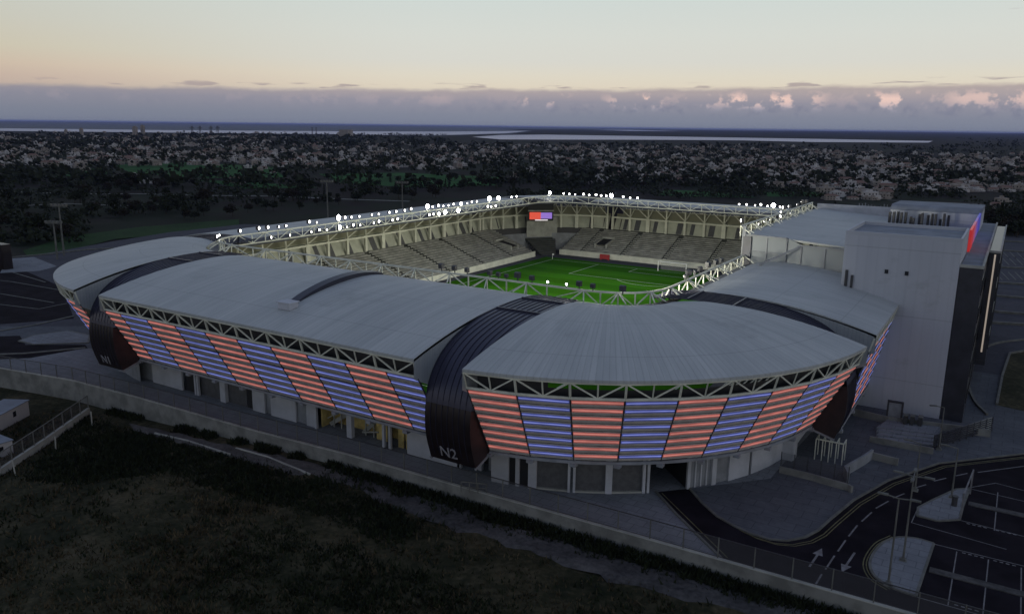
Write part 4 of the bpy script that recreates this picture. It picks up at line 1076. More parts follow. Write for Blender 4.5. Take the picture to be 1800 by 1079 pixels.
lines('yellow_lines', [off(road_r[3:], (.55, -.35)), off(road_r[3:], (.8, -.5)), [(44.5, 70.1), (53.7, 61.6)], curve([(64.9, 73.15), (63.95, 70.8), (63.65, 67.3), (64.4, 65.0), (65.9, 63.95)], 5), curve([(64.7, 73.3), (63.72, 70.9), (63.42, 67.2), (64.2, 64.8), (65.7, 63.7)], 5)], .10, .016, 'yellow')
dash = [((60.8, 61.3), (60.9, 63.3)), ((61.0, 64.2), (61.2, 66.9)), ((61.3, 67.8), (61.5, 70.2)), ((61.6, 71.1), (61.9, 73.7)), ((62.1, 74.7), (62.6, 77.2)), ((62.8, 78.3), (63.6, 80.6)), ((63.9, 81.6), (64.7, 83.3)), ((65.2, 84.9), (66.3, 86.8)), ((66.9, 88.2), (67.9, 89.7)), ((68.7, 90.9), (69.7, 92.3)), ((70.6, 93.2), (74.8, 97.9)), ((75.5, 98.6), (80, 102))]
lines('centre_line', [list(d) for d in dash], .14, .017, 'white')
b = MB()
for (x0, y0), (x1, y1) in (((59.8, 63.9), (60.05, 67.6)), ((62.55, 68.4), (62.2, 64.5))):
    d = Vector((x1 - x0, y1 - y0)).normalized(); n = Vector((-d.y, d.x)); p, q = Vector((x0, y0)), Vector((x1, y1)); h = q - d * 1.35
    for poly in ([p - n * .09, h - n * .09, h + n * .09, p + n * .09], [h - n * .42, q, h + n * .42]): b.face([(v.x, v.y, .017) for v in poly])
o = struct(b.build('road_arrows', 'white')); 
for p in o.data.polygons:
    if p.normal.z < 0: p.flip()
lines('bay_lines', [[(69.9, 73.4), (69.9, 64.0)], [(72.25, 73.4), (72.2, 64.0)], [(74.6, 73.4), (74.6, 64.0)], [(77.0, 73.4), (77.0, 64.0)], [(67.8, 73.9), (67.75, 64.0)], [(68.0, 73.75), (82, 73.9)], [(67.7, 63.9), (82, 63.8)],
      [(69.8, 80.0), (82, 79.3)], [(72.55, 88.8), (72.5, 79.5)], [(74.9, 88.8), (74.9, 79.5)], [(77.3, 88.8), (77.3, 79.5)], [(69.3, 87.5), (72.3, 91.2), (74.9, 90.7), (82, 90.4)], [(70.1, 88.2), (75, 87.9), (82, 87.7)], [(66.2, 80.9), (66.0, 77.0), (70, 76.6), (73.5, 76.2)]], .09, .016, 'white')
lines('wheel_stops', [[(x + k * .45, y), (x + k * .45 + .26, y)] for x in (70.3, 72.6, 75.0) for y in (73.45, 64.35, 79.65) for k in range(4)], .15, .018, 'white')
for y in (68.8, 84.3):
    b = MB(); b.box(68.2 if y < 70 else 70.2, 84, y - .42, y + .42, 0, .10); struct(b.build('median_strip', 'track'))
# roads and car park on the left
lines('left_bay_lines', [[A(0, 493), A(20, 495), A(118, 512), A(160, 520)], [A(0, 516), A(95, 532)], [A(0, 535), A(68, 543)], [A(68, 543), A(118, 533)], [A(20, 478), A(80, 496)]], .32, .012, 'kerb')
sheet('road_left', [A(-200, 470), A(30, 470), A(110, 505), A(130, 560), A(-200, 585)], .006, 'asphalt')
sheet('road_left_lower', [A(-200, 596), A(35, 590), A(45, 606), A(150, 606), A(160, 620), A(80, 628), A(-200, 640)], .0065, 'asphalt')
isl = [A(33, 600), A(60, 590), A(120, 582), A(158, 590), A(155, 603), A(60, 606)]
raised('traffic_island', isl, .12, 'paving'); kerb('kerb', isl + [isl[0]], .3); kerb('kerb', [A(-60, 592), A(60, 572), A(130, 556)], .5); kerb('kerb', [A(-60, 625), A(40, 622), A(150, 612)], .5)
sheet('pavement_left', [A(32, 633), A(150, 612), A(250, 618), A(240, 640), A(130, 662)], .009, 'paving')
sheet('pavement_far_left', [A(14, 455), A(60, 452), A(100, 468), A(70, 476), A(0, 480)], .009, 'paving')
sheet('verge_left', [A(40, 440), A(120, 415), A(250, 398), A(420, 385), A(420, 400), A(200, 420), A(120, 440), A(50, 452)], -.1, 'verge')
kerb('kerb', [A(15, 454), A(90, 447), A(150, 440), A(220, 436)], .6, .3)
# right hand far side: terraces, roads and a dark planted bed
for (a, c) in (((1735, 497), (1830, 503)), ((1737, 520), (1830, 528)), ((1735, 548), (1830, 556)), ((1733, 568), (1830, 574)), ((1738, 470), (1830, 474)), ((1742, 440), (1830, 446)), ((1745, 424), (1830, 428))):
    kerb('terrace_kerb', [A(*a), A(*c)], .7, .45)
lp_ = curve([A(1735, 730), A(1712, 705), A(1702, 670), A(1716, 630), A(1742, 607), A(1800, 598), A(1860, 596)], 5)
kerb('kerb', lp_, .3, .3)
sheet('planted_bed', [A(1752, 712), A(1762, 660), A(1775, 622), A(1880, 605), A(1880, 740)], .012, 'field')
kerb('kerb', [A(1752, 712), A(1762, 660), A(1775, 622), A(1880, 605)], .3, .3, 'kerb')
lines('right_car_park_lines', [[A(x, y), A(x + 14, y + 14)] for y in (440, 452, 478) for x in range(1748, 1810, 12)], .25, .012, 'kerb')

# ================================================================== PERIMETER WALL AND FENCE
pw = thing('perimeter_wall', 'long low concrete retaining wall between the field and the forecourt', 'wall', (0, 59.3, -1.5))
b = MB(); pts = WALL[1:-1]; dense = polyresample([p for p in pts], 90)
for a, c in zip(dense[:-1], dense[1:]):
    q = strip([a, c], .34)[0]; b.hexa([(p[0], p[1], fz(*p) - .8) for p in q] + [(p[0], p[1], .12) for p in q])
b.build('wall_body', 'concrete', pw)
b = MB()
for a, c in zip(dense[:-1], dense[1:]):
    q = strip([a, c], .40)[0]; b.hexa([(p[0], p[1], .122) for p in q] + [(p[0], p[1], .20) for p in q])
b.build('coping', 'lightconc', pw)
pf = thing('perimeter_fence', 'wire mesh fence with grey posts along the top of the retaining wall', 'fence', (0, 59.3, .2))
fpts = polyresample([p for p in WALL if -100 < p[0] < 120], 62)
b = MB()
for a, c in zip(fpts[:-1], fpts[1:]): b.face([(*a, .3), (*c, .3), (*c, 2.0), (*a, 2.0)])
b.build('mesh_panel', 'mesh', pf)
for z, r in ((2.0, .035), (.32, .02)):
    b = MB()
    for a, c in zip(fpts[:-1], fpts[1:]): b.bar((*a, z), (*c, z), r)
    b.build('rail', 'steeldark', pf)
for p in fpts:
    b = MB(); b.bar((*p, .2), (*p, 2.05), .045); b.build('post', 'kerb', pf)

# near left: boundary wall with fence, sheds
LW = [gp(-420, 1040, -2.4), gp(-60, 858, -2.2), gp(0, 830, -2.2), gp(80, 776, -2.2), gp(156, 722, -2.2)]
bw = thing('boundary_wall', 'short pale concrete boundary wall with wire fence running down to the left edge', 'wall', (*LW[3], -2.6))
b = MB()
for a, c in zip(LW[:-1], LW[1:]):
    q = strip([a, c], .35)[0]; b.hexa([(p[0], p[1], -3.6) for p in q] + [(p[0], p[1], -1.75) for p in q])
b.build('wall_body', 'lightconc', bw)
lf = polyresample(LW, 20); b = MB()
for a, c in zip(lf[:-1], lf[1:]): b.face([(*a, -1.75), (*c, -1.75), (*c, -.1), (*a, -.1)])
b.build('mesh_panel', 'mesh', bw); b = MB()
for a, c in zip(lf[:-1], lf[1:]): b.bar((*a, -.1), (*c, -.1), .045)
b.build('rail', 'kerb', bw)
for p in lf: b = MB(); b.bar((*p, -1.8), (*p, -.05), .05); b.build('post', 'kerb', bw)
for (px, py, tx), lb in (((28, 838, -.35), 'nearest'), ((98, 793, .25), 'middle'), ((162, 748, .05), 'furthest')):
    x, y = gp(px, py, -2.6); b = MB(); b.bar((x, y, -2.8), (x + tx, y, -.7), .055)
    tag(b.build('timber_stake', 'lightconc'), lb + ' of the thin pale stakes leaning by the boundary wall', 'stake')
def shed(name, lb, p0, p1, depth, h, z0):
    a, c = Vector(gp(*p0, z0)), Vector(gp(*p1, z0)); d = (c - a).normalized(); n = Vector((-d.y, d.x))
    if n.x > 0: n = -n
    t = thing(name, lb, 'shed', ((a.x + c.x) / 2, (a.y + c.y) / 2, z0)); b = MB()
    q = [a, c, c + n * depth, a + n * depth]
    b.hexa([(p.x, p.y, z0 - 1) for p in q] + [(p.x, p.y, z0 + h) for p in q]); b.build('wall', 'house2', t)
    b = MB(); e = .12; q = [a - d * e - n * e, c + d * e - n * e, c + d * e + n * (depth + e), a - d * e + n * (depth + e)]
    b.hexa([(p.x, p.y, z0 + h) for p in q] + [(p.x, p.y, z0 + h + .1) for p in q]); b.build('roof', 'tower_roof', t)
    for f in (.25, .68):
        b = MB(); m = a.lerp(c, f); q = [m - n * .03, m + d * .6 - n * .03, m + d * .6, m]
        b.hexa([(p.x, p.y, z0 + h * .35) for p in q] + [(p.x, p.y, z0 + h * .75) for p in q]); b.build('window', 'pane', t)
shed('garden_shed', 'small white rendered shed with two dark windows at the left edge below the wall', (-40, 777), (52, 726), 3.2, 1.75, -2.6)
shed('garden_shed', 'low pale shed with light flat roof cut off by the left edge', (-60, 822), (24, 795), 3.0, 1.5, -2.7)
for i in range(2):     # solar style panels on the nearer shed roof
    pass
# dark cabin at the far left edge
x, y = gp(6, 474, 0); kb = thing('metal_cabin', 'tall dark ribbed metal cabin at the far left edge of the car park', 'cabin', (x, y, 0)); b = MB(); b.box(x - 6, x + .6, y, y + 2, 0, 6.0); b.build('body', 'gate', kb)
b = MB()
for k in range(10): b.box(x - 5.8 + k * .68, x - 5.6 + k * .68, y - .1, y, .1, 5.9)
b.build('rib', 'gate', kb)

# ================================================================== SITE FURNITURE
def lamp_post(px, py, h, arms, lb, z=0.0, r=.09):
    x, y = gp(px, py, z); t = thing('street_lamp', lb, 'street lamp', (x, y, z), 'street lamps by the car park')
    b = MB(); b.tube((x, y, z), (x, y, z + h), r, 8, r * .6); b.box(x - .2, x + .2, y - .2, y + .2, z, z + .3); b.build('pole', 'kerb', t)
    for a in arms:
        dx, dy = cos(R(a)), sin(R(a)); b = MB(); b.bar((x, y, z + h), (x + dx * .9, y + dy * .9, z + h + .12), .04); b.build('arm', 'kerb', t)
        b = MB(); c = Vector((x + dx * 1.15, y + dy * 1.15, z + h + .12)); d = Vector((dx, dy, 0)); n = Vector((-dy, dx, 0))
        q = [c - d * .38 - n * .15, c + d * .38 - n * .11, c + d * .38 + n * .11, c - d * .38 + n * .15]; b.hexa([(p.x, p.y, c.z - .05) for p in q] + [(p.x, p.y, c.z + .07) for p in q]); b.build('lamp_head', 'kerb', t)
    b = MB(); b.box(x - .3, x + .3, y - .3, y + .3, z - .02, z + .14); b.build('foot', 'concrete', t)
lamp_post(1561, 1028, 7.4, (0, 180), 'twin armed street lamp at the near tip of the paved island')
lamp_post(1587, 986, 7.6, (0, 90, 180, 270), 'four armed street lamp in the middle of the paved island')
lamp_post(1672, 876, 5.2, (180,), 'street lamp on the small triangular island by the road bend')
lamp_post(1650, 790, 5.0, (200,), 'thin street lamp on the pavement beyond the road bend')
lamp_post(1608, 862, 5.0, (180,), 'street lamp at the road edge behind the four armed lamp')
bx, by = gp(1677, 888, .12); b = MB(); b.tube((bx, by, .12), (bx, by, 1.0), .26, 10); b.tube((bx, by, 1.0), (bx, by, 1.1), .3, 10); tag(b.build('litter_bin', 'steeldark'), 'small dark round litter bin on the triangular island', 'litter bin')
# white barrier leaning over the edge of the bays
x, y = gp(1688, 912); x2, y2 = gp(1705, 868); hb = thing('height_barrier', 'tall white frame barrier at the entrance of the parking bays', 'barrier', (x, y, 0)); b = MB()
b.bar((x, y, 0), (x, y, 2.6), .07); b.build('post', 'white', hb); b = MB(); b.bar((x2, y2, 0), (x2, y2, 2.6), .07); b.build('post', 'white', hb); b = MB(); b.bar((x, y, 2.5), (x2, y2, 2.5), .06); b.build('beam', 'white', hb)
# right gate court: ramp walls, gates, cabinets, steps
def wallseg(name, lb, pts, h, m='wallgrey', w=.25, cat='wall', z=0.0):
    b = MB()
    for q in strip(pts, w): b.hexa([(p[0], p[1], z) for p in q] + [(p[0], p[1], z + h) for p in q])
    return tag(b.build(name, m), lb, cat)
wallseg('ramp_wall', 'low grey ramp wall rising beside the gate court steps', [A(1490, 848), A(1484, 836), A(1520, 815), A(1532, 806)], 1.1)
wallseg('planter_wall', 'dark low planter wall in the middle of the gate court', [A(1530, 806), A(1578, 818)], .8, 'concrete')
wallseg('planter_wall', 'long dark low wall behind the shorter planter wall in the gate court', [A(1528, 776), A(1640, 798)], .7, 'concrete')
wallseg('court_wall', 'long low wall at the foot of the pale office tower', [A(1500, 730), A(1560, 744), A(1700, 762), A(1740, 768)], .9, 'concrete')
wallseg('terrace_wall', 'curved low wall between the forecourt slab and the gate court', [A(1370, 830), A(1420, 842), A(1490, 862), A(1497, 866)], .7, 'concrete')
sf = thing('screen_fence', 'dark slatted screen fence on the terrace beside the road', 'fence', (*A(1690, 775), 0))
a, c = A(1640, 790), A(1742, 757); n = 9
for k in range(n + 1):
    p = (a[0] + (c[0] - a[0]) * k / n, a[1] + (c[1] - a[1]) * k / n); b = MB(); b.bar((*p, 0), (*p, 1.8), .06); b.build('post', 'steeldark', sf)
b = MB()
for k in range(6): b.bar((*a, .3 + .27 * k), (*c, .3 + .27 * k), .08)
b.build('slat_panel', 'wing', sf)
gx, gy = A(1570, 744); gt = thing('entrance_gate', 'tall dark square portal frame near the foot of the tower', 'gate', (gx, gy, 0))
b = MB(); b.box(gx - .9, gx - .7, gy, gy + .3, 0, 2.6); b.box(gx + .7, gx + .9, gy, gy + .3, 0, 2.6); b.box(gx - .9, gx + .9, gy, gy + .3, 2.6, 2.85); b.build('frame', 'steeldark', gt)
b = MB(); b.box(gx - .7, gx + .7, gy + .12, gy + .18, .1, 2.5); b.build('gate_leaf', 'wallgrey', gt)
for px, lb in ((1590, 'left'), (1602, 'middle'), (1616, 'right')):
    x, y = A(px, 750 + (px - 1590) * .12); tn = thing('ticket_gate', lb + ' of the three dark ticket gates beside the portal frame', 'ticket gate', (x, y, 0), 'ticket gates beside the portal')
    b = MB(); b.box(x - .22, x + .22, y - .5, y + .5, 0, 1.5); b.build('cabinet', 'steeldark', tn); b = MB(); b.box(x - .26, x + .26, y - .54, y + .54, 1.5, 1.58); b.build('cap', 'kerb', tn)
st = thing('entrance_steps', 'wide grey steps in front of the ticket gates', 'steps', (*A(1610, 766), 0))
for k in range(4):
    q = [A(1540, 772 - k * 5), A(1640, 784 - k * 5), A(1655, 762 - k * 3), A(1560, 752 - k * 3)]; b = MB(); b.hexa([(p[0], p[1], .0) for p in q] + [(p[0], p[1], .12 * (k + 1)) for p in q]); b.build('step', 'paving', st)
tf = thing('turnstile_cage', 'pale metal turnstile cage under the end of the black right gate', 'turnstile', (*A(1455, 812), 0)); cx_, cy_ = A(1455, 812)
for k in range(5):
    b = MB(); x = cx_ - 1.4 + .7 * k; b.bar((x, cy_, 0), (x, cy_, 2.4), .05); b.bar((x, cy_ + 1.6, 0), (x, cy_ + 1.6, 2.4), .05); b.bar((x, cy_, 2.35), (x, cy_ + 1.6, 2.35), .05); b.build('bar_frame', 'steel', tf)
b = MB(); b.bar((cx_ - 1.4, cy_, 2.4), (cx_ + 1.4, cy_, 2.4), .07); b.build('head_rail', 'steel', tf)
ft = thing('court_fence', 'thin wire fence crossing the slab before the gate court', 'fence', (*A(1440, 838), 0)); a, c = A(1372, 822), A(1490, 850); b = MB(); b.face([(*a, .05), (*c, .05), (*c, 1.8), (*a, 1.8)]); b.build('mesh_panel', 'mesh', ft)
for k in range(6):
    p = (a[0] + (c[0] - a[0]) * k / 5, a[1] + (c[1] - a[1]) * k / 5); b = MB(); b.bar((*p, 0), (*p, 1.85), .04); b.build('post', 'steeldark', ft)
# stair rail cage beside the N2 gate
x, y = A(850, 872); rl = thing('stair_railing', 'grey stair railing on the forecourt beneath the near black gate', 'railing', (x, y, 0)); b = MB()
for k in range(4): b.bar((x - 2.4 + .8 * k, y - .4 + .3 * k, 0), (x - 2.4 + .8 * k, y - .4 + .3 * k, 1.1), .04)
b.build('baluster', 'kerb', rl); b = MB(); b.bar((x - 2.4, y - .4, 1.1), (x, y + .5, 1.1), .05); b.bar((x - 2.4, y - .4, .6), (x, y + .5, .6), .03); b.build('handrail', 'kerb', rl)
# tall lighting masts behind the stadium
def mast(px, pyt, pyb, lb, arms=True):
    x, y = gp(px, pyb, -.1); D = sqrt((x - CAM.x) ** 2 + (y - CAM.y) ** 2); r = view_ray(px, pyt); h = CAM.z + r.z / sqrt(r.x ** 2 + r.y ** 2) * D
    t = thing('lighting_mast', lb, 'lighting mast', (x, y, -.1)); b = MB(); b.tube((x, y, -.1), (x, y, h), .28, 8, .16); b.build('pole', 'kerb', t)
    b = MB(); b.bar((x - 2.0, y - 1, h), (x + 2.0, y + 1, h), .16)
    for k in (-1.8, -.9, 0, .9, 1.8): b.box(x + k - .3, x + k + .3, y + k / 2 - .3, y + k / 2 + .3, h + .1, h + .6)
    b.build('lamp_bar', 'kerb', t)
mast(113, 362, 450, 'taller of the two pale lighting masts left of the stadium'); mast(101, 392, 456, 'shorter lighting mast left of the stadium')
mast(577, 320, 396, 'lighting mast above the left part of the long roof truss'); mast(708, 322, 388, 'lighting mast right of its neighbour above the long roof truss')

# ================================================================== TREES AND BUSH
def crown_mesh(b, cx, cy, cz, rx, rz, n, size, rng):
    for _ in range(n):
        while True:
            v = rng.uniform(-1, 1, 3)
            if .15 < v @ v < 1: break
        k = 1 + .25 * sin(5 * v[0] + 3 * v[1]) ; p = Vector((cx + v[0] * rx * k, cy + v[1] * rx * k, cz + v[2] * rz))
        a = Vector(rng.normal(size=3)).normalized(); c = a.orthogonal().normalized(); d = a.cross(c); s = size * rng.uniform(.6, 1.4)
        b.face([p - c * s, p + d * s * .8, p + c * s, p - d * s * .7], 0)
def tree_proto(kind, seed):
    rng = np.random.default_rng(seed); t = bpy.data.objects.new('tree', None); COL.objects.link(t); t.name = 'cypress_tree' if kind == 'tall' else 'broad_tree'
    b = MB(); h = 2.0; b.tube((0, 0, -.3), (.1, .05, h), .22, 6, .13)
    for k in range(4):
        a = rng.uniform(0, 2 * pi); b.tube((.1, .05, h - .2), (cos(a) * 1.3, sin(a) * 1.3, h + 1.4), .09, 5, .04)
    b.build('trunk', 'bark', t)
    b = MB()
    if kind == 'tall':
        for k in range(7): crown_mesh(b, 0, 0, 1.2 + k * 1.05, 1.0 - .10 * k, .9, 34, .32, rng)
    else:
        for k in range(9):
            a = rng.uniform(0, 2 * pi); rr = rng.uniform(.4, 2.1); crown_mesh(b, cos(a) * rr, sin(a) * rr, 3.0 + rng.uniform(-.7, 1.3), 1.25, .95, 46, .34, rng)
    b.build('crown', 'leaf2' if kind == 'brown' else 'leaf', t); return t
TP = [(tree_proto('round', 1), 'round'), (tree_proto('brown', 2), 'brown'), (tree_proto('tall', 3), 'tall'), (tree_proto('round', 4), 'round')]
_tu = set()
def inside_site(x, y): return -75 < x < 110 and 40 < y < 235
def plant(px, py, s):
    x, y = gp(px, py, -.3)
    if inside_site(x, y): return
    k = RNG.choice([0, 0, 1, 1, 2, 3]) if s < 3 else 0
    pr, kd = TP[k]
    t = pr if k not in _tu else copy_tree(pr)
    _tu.add(k); t.location = (x, y, -.3); t.rotation_euler = (0, 0, RNG.uniform(0, 6.28)); q = s * RNG.uniform(.7, 1.25); t.scale = (q * RNG.uniform(.9, 1.2), q * RNG.uniform(.9, 1.2), q)
    side = 'left of the stadium' if px < 420 else ('behind the long floodlit roof' if px < 960 else ('behind the far end of the stadium' if px < 1450 else 'beyond the office building'))
    desc = {'round': 'dark round crowned tree', 'brown': 'brownish dark bushy tree', 'tall': 'slim dark upright tree'}[kd]
    tag(t, f'{desc} in the dusky scrub {side}', 'tree', f'{desc}s {side}')
n = 0
while n < 270:
    px = RNG.uniform(-20, 1500) if RNG.random() < .88 else RNG.uniform(1740, 1815)
    if px < 130: lo, hi = 318, 425
    elif px < 420: lo, hi = 318, 388
    elif px < 960: lo, hi = 312, 380 - (px - 420) * .095
    elif px < 1450: lo, hi = 300, 332
    else: lo, hi = 385, 420
    py = lo + (hi - lo) * RNG.random() ** .8
    plant(px, py, RNG.uniform(.6, 1.15)); n += 1
for k, (pr, kd) in enumerate(TP):
    if k not in _tu:
        for ch in list(pr.children): bpy.data.objects.remove(ch)
        bpy.data.objects.remove(pr)
# the distant woods and orchards: one mass
def far_wood():
    b_v = []; b_f = []; rng = np.random.default_rng(11); k = 0; n = 0
    while n < 7600:
        px = rng.uniform(-380, 2120); py = 238 + 92 * rng.random() ** 1.5
        if n > 4200:
            px = rng.uniform(-380, 2060); py = (322 + 110 * rng.random()) if px < 900 else ((306 + 44 * rng.random()) if px < 1700 else 325 + 90 * rng.random()); small = .45
        else: small = 1.0
        if small < 1 and (py > 400 - px * .08 and 150 < px < 900): continue
        if small < 1 and sin(px * .021 + py * .09) + sin(px * .05 - py * .13 + 1) < -.6: continue
        if 480 < px < 880 and 306 < py < 326 and rng.random() < .8: continue
        if 190 < px < 480 and 288 < py < 312 and rng.random() < .75: continue
        x, y = gp(px, py, -.3)
        if py < 256 + (px - 800) * .004 and 790 < px < 1680: continue
        if sqrt(x * x + y * y) > 5200 or inside_site(x, y): continue
        s = rng.uniform(.7, 1.6) * (1.0 if py > 262 else 1.5) * small
        for _ in range(9):
            p = np.array([x, y, 0]) + rng.normal(size=3) * [2.4 * s, 2.4 * s, .9 * s] + [0, 0, 2.4 * s]
            a = rng.normal(size=3); a /= np.linalg.norm(a); c = np.cross(a, [.3, .5, .8]); c /= np.linalg.norm(c); d = np.cross(a, c); r = rng.uniform(.8, 1.8) * s
            b_v += [tuple(p - c * r), tuple(p + d * r * .8), tuple(p + c * r), tuple(p - d * r * .7)]; b_f.append((k, k + 1, k + 2, k + 3)); k += 4
        n += 1
    me = bpy.data.meshes.new('woodland'); me.from_pydata(b_v, [], b_f); me.materials.append(M['leaf']); o = bpy.data.objects.new('woodland', me); COL.objects.link(o); struct(o, 'stuff')
far_wood()
# green crop fields beyond the stadium
for q in ([(560, 306), (700, 304), (880, 312), (872, 326), (720, 330), (600, 322)], [(200, 290), (330, 286), (480, 294), (500, 312), (360, 314), (230, 304)], [(1170, 334), (1290, 338), (1330, 348), (1150, 344)], [(1340, 338), (1440, 338), (1460, 345), (1350, 346)],
          [(340, 316), (470, 322), (560, 330), (430, 332)], [(90, 300), (180, 296), (190, 306), (100, 312)]):
    sheet('crop_field', [gp(a, c, -.3) for a, c in q], -.2, 'greenfield')
lines('far_road', [[gp(a, c, -.2) for a, c in ((-10, 336), (130, 341), (250, 341), (380, 344), (480, 345), (600, 350), (720, 354))]], 3.2, -.18, 'concrete')
lines('far_road', [[gp(a, c, -.2) for a, c in ((40, 362), (110, 358), (230, 362))]], 2.2, -.18, 'concrete')
lines('far_road', [[gp(a, c, -.2) for a, c in ((1560, 352), (1700, 358), (1830, 362))]], 3., -.18, 'kerb')

# ================================================================== THE TOWN
def house_proto(seed):
    rng = np.random.default_rng(seed); b = MB(); w, d, h = rng.uniform(7, 12), rng.uniform(6, 10), rng.choice([3.2, 3.4, 6.2, 6.4])
    wm = int(rng.choice([0, 1, 1, 2])); b.box(-w / 2, w / 2, -d / 2, d / 2, -.5, h, 0)
    if seed % 4 == 0:
        r = .4; b.face([(-w / 2 - r, -d / 2 - r, h), (w / 2 + r, -d / 2 - r, h), (w / 2 - 2, 0, h + 1.8), (-w / 2 + 2, 0, h + 1.8)], 2); b.face([(w / 2 + r, d / 2 + r, h), (-w / 2 - r, d / 2 + r, h), (-w / 2 + 2, 0, h + 1.8), (w / 2 - 2, 0, h + 1.8)], 2)
        b.face([(w / 2 + r, -d / 2 - r, h), (w / 2 + r, d / 2 + r, h), (w / 2 - 2, 0, h + 1.8)], 2); b.face([(-w / 2 - r, d / 2 + r, h), (-w / 2 - r, -d / 2 - r, h), (-w / 2 + 2, 0, h + 1.8)], 2)
    else:
        b.box(-w / 2 - .1, w / 2 + .1, -d / 2 - .1, d / 2 + .1, h, h + .5, 0); b.box(-1.5, 1.2, -1.2, 1.2, h + .5, h + 2.4, 0)
        b.box(w * .15, w * .5 + 1.8, -d / 2 - 1.2, -d / 2, -.5, h * .55, 0)
    for fl in range(int(h // 3)):
        z = .9 + fl * 3.0
        for s in (-1, 1):
            for k in range(3):
                x = (k - 1) * w * .3; b.box(x - .6, x + .6, s * d / 2 - .03 if s < 0 else d / 2, s * d / 2 if s < 0 else d / 2 + .03, z, z + 1.4, 1)
            b.box(s * w / 2 - .03 if s < 0 else w / 2, s * w / 2 if s < 0 else w / 2 + .03, -.7, .8, z, z + 1.4, 1)
    return b, wm, (w, d, h)
HM = []
for s in range(12):
    b, wm, sz = house_proto(s); me_o = b.build('house', [('house1', 'house2', 'house3')[wm], 'pane', 'tile']); HM.append((me_o, wm))
bands = [  # px range, py range, weight
    (-20, 170, 244, 296, 1.5), (150, 480, 242, 292, 1.7), (430, 820, 252, 298, 1.2), (800, 1060, 255, 290, 1.1), (1050, 1330, 258, 322, 1.4), (1320, 1560, 266, 330, 1.7), (1540, 1800, 280, 338, 1.6), (1600, 1810, 270, 300, 1.0), (-340, -20, 242, 296, 1.3), (1810, 2080, 276, 338, 1.3), (0, 520, 233, 246, 1.3), (820, 1400, 255, 264, 1.0), (1450, 1560, 335, 352, .9), (100, 500, 300, 325, .05), (900, 1300, 300, 325, .10)]
wts = np.array([q[4] * (q[1] - q[0]) * (q[3] - q[2]) for q in bands]); wts /= wts.sum()
cand = []
rngh = np.random.default_rng(5)
centres = [(gp(rngh.uniform(q[0], q[1]), rngh.uniform(q[2], q[3]), -.3)) for q in bands for _ in range(9)]
while len(cand) < 3700:
    q = bands[rngh.choice(len(bands), p=wts)]; px, py = rngh.uniform(q[0], q[1]), rngh.uniform(q[2], q[3])
    x, y = gp(px, py, -.3)
    f = .5 + .5 * sin(px * .043 + 1.3 * sin(py * .21)) * cos(py * .33 + px * .011)
    if rngh.random() > .12 + .88 * f ** 1.4: continue
    cand.append((px, py, x, y))
# larger sheds and blocks seen as pale bars
for px, py in ((50, 291), (66, 290), (365, 286), (1385, 301), (1535, 312), (1600, 317), (1660, 318), (980, 284), (830, 284), (750, 292), (1760, 355), (1340, 316), (1750, 368)): cand.append((px, py, *gp(px, py, -.3)))
cand.sort(key=lambda c: -c[1] if 0 < c[0] < 1800 else 0)
kinds = {0: 'cream house', 1: 'white house', 2: 'buff house'}
first = set()
for i, (px, py, x, y) in enumerate(cand[:290]):
    k = int(rngh.integers(0, 12)); pr, wm = HM[k]
    o = pr if k not in first else copy_tree(pr)
    first.add(k); s = rngh.uniform(.34, .62); o.location = (x, y, -.3); o.rotation_euler = (0, 0, rngh.uniform(-.5, .5) + .55); o.scale = (s * rngh.uniform(.8, 1.5), s, s * rngh.uniform(.8, 1.1))
    side = 'left town' if px < 480 else ('middle town' if px < 1040 else ('right town' if px < 1480 else 'town behind the office building'))
    tag(o, f'small {kinds[wm]} among dark trees in the {side}', 'house', f'small {kinds[wm]}s in the {side}')
tv, tf_, tm = [], [], []
for (px, py, x, y) in cand[290:]:
    k = int(rngh.integers(0, 12)); me = HM[k][0].data; a = rngh.uniform(0, 6.28); s = rngh.uniform(.36, .66) * (1.25 if py < 250 else 1.0); base = len(tv)
    ca, sa = cos(a), sin(a)
    for v in me.vertices: tv.append((x + s * (v.co.x * ca - v.co.y * sa), y + s * (v.co.x * sa + v.co.y * ca), -.3 + s * v.co.z))
    for p in me.polygons: tf_.append(tuple(base + j for j in p.vertices)); tm.append({0: HM[k][1], 1: 3, 2: 4}[p.material_index])
me = bpy.data.meshes.new('far_town'); me.from_pydata(tv, [], tf_)
for q in ('house1', 'house2', 'house3', 'pane', 'tile'): me.materials.append(M[q])
me.polygons.foreach_set('material_index', tm); o = bpy.data.objects.new('far_town', me); COL.objects.link(o); struct(o, 'stuff')
for k in range(12):
    if k not in first: bpy.data.objects.remove(HM[k][0])

# ================================================================== SEA, LAGOON, HARBOUR
def far(px, py): return gp(px, py, 0)
sheet('sea', [far(-200, 229), far(0, 231.5), far(300, 234.5), far(600, 237.5), far(760, 239.5), far(900, 235.5), far(935, 230.5), far(880, 227), (far(880, 226)[0] + 3000, 33000), (-41000, 40500), (-41000, 12000)], .5, 'sea')
sheet('shallows', [far(-200, 228.5), far(0, 231), far(300, 234), far(600, 237), far(760, 239), far(890, 235), far(930, 230.7), far(780, 232.0), far(600, 231.6), far(300, 229.6), far(0, 226.4), far(-200, 224)], 1.2, 'water')
sheet('lagoon', [far(830, 241.5), far(880, 238), far(960, 237.3), far(1200, 241), (far(1450, 245)), far(1640, 248.5), far(1632, 251.5), far(1430, 250.5), far(1300, 247.5), far(1150, 246.5), far(1000, 246.3), far(880, 246)], .8, 'water')
sheet('lagoon', [far(1040, 228.6), far(1110, 228.8), far(1200, 231.2), far(1110, 230.8)], .9, 'water')
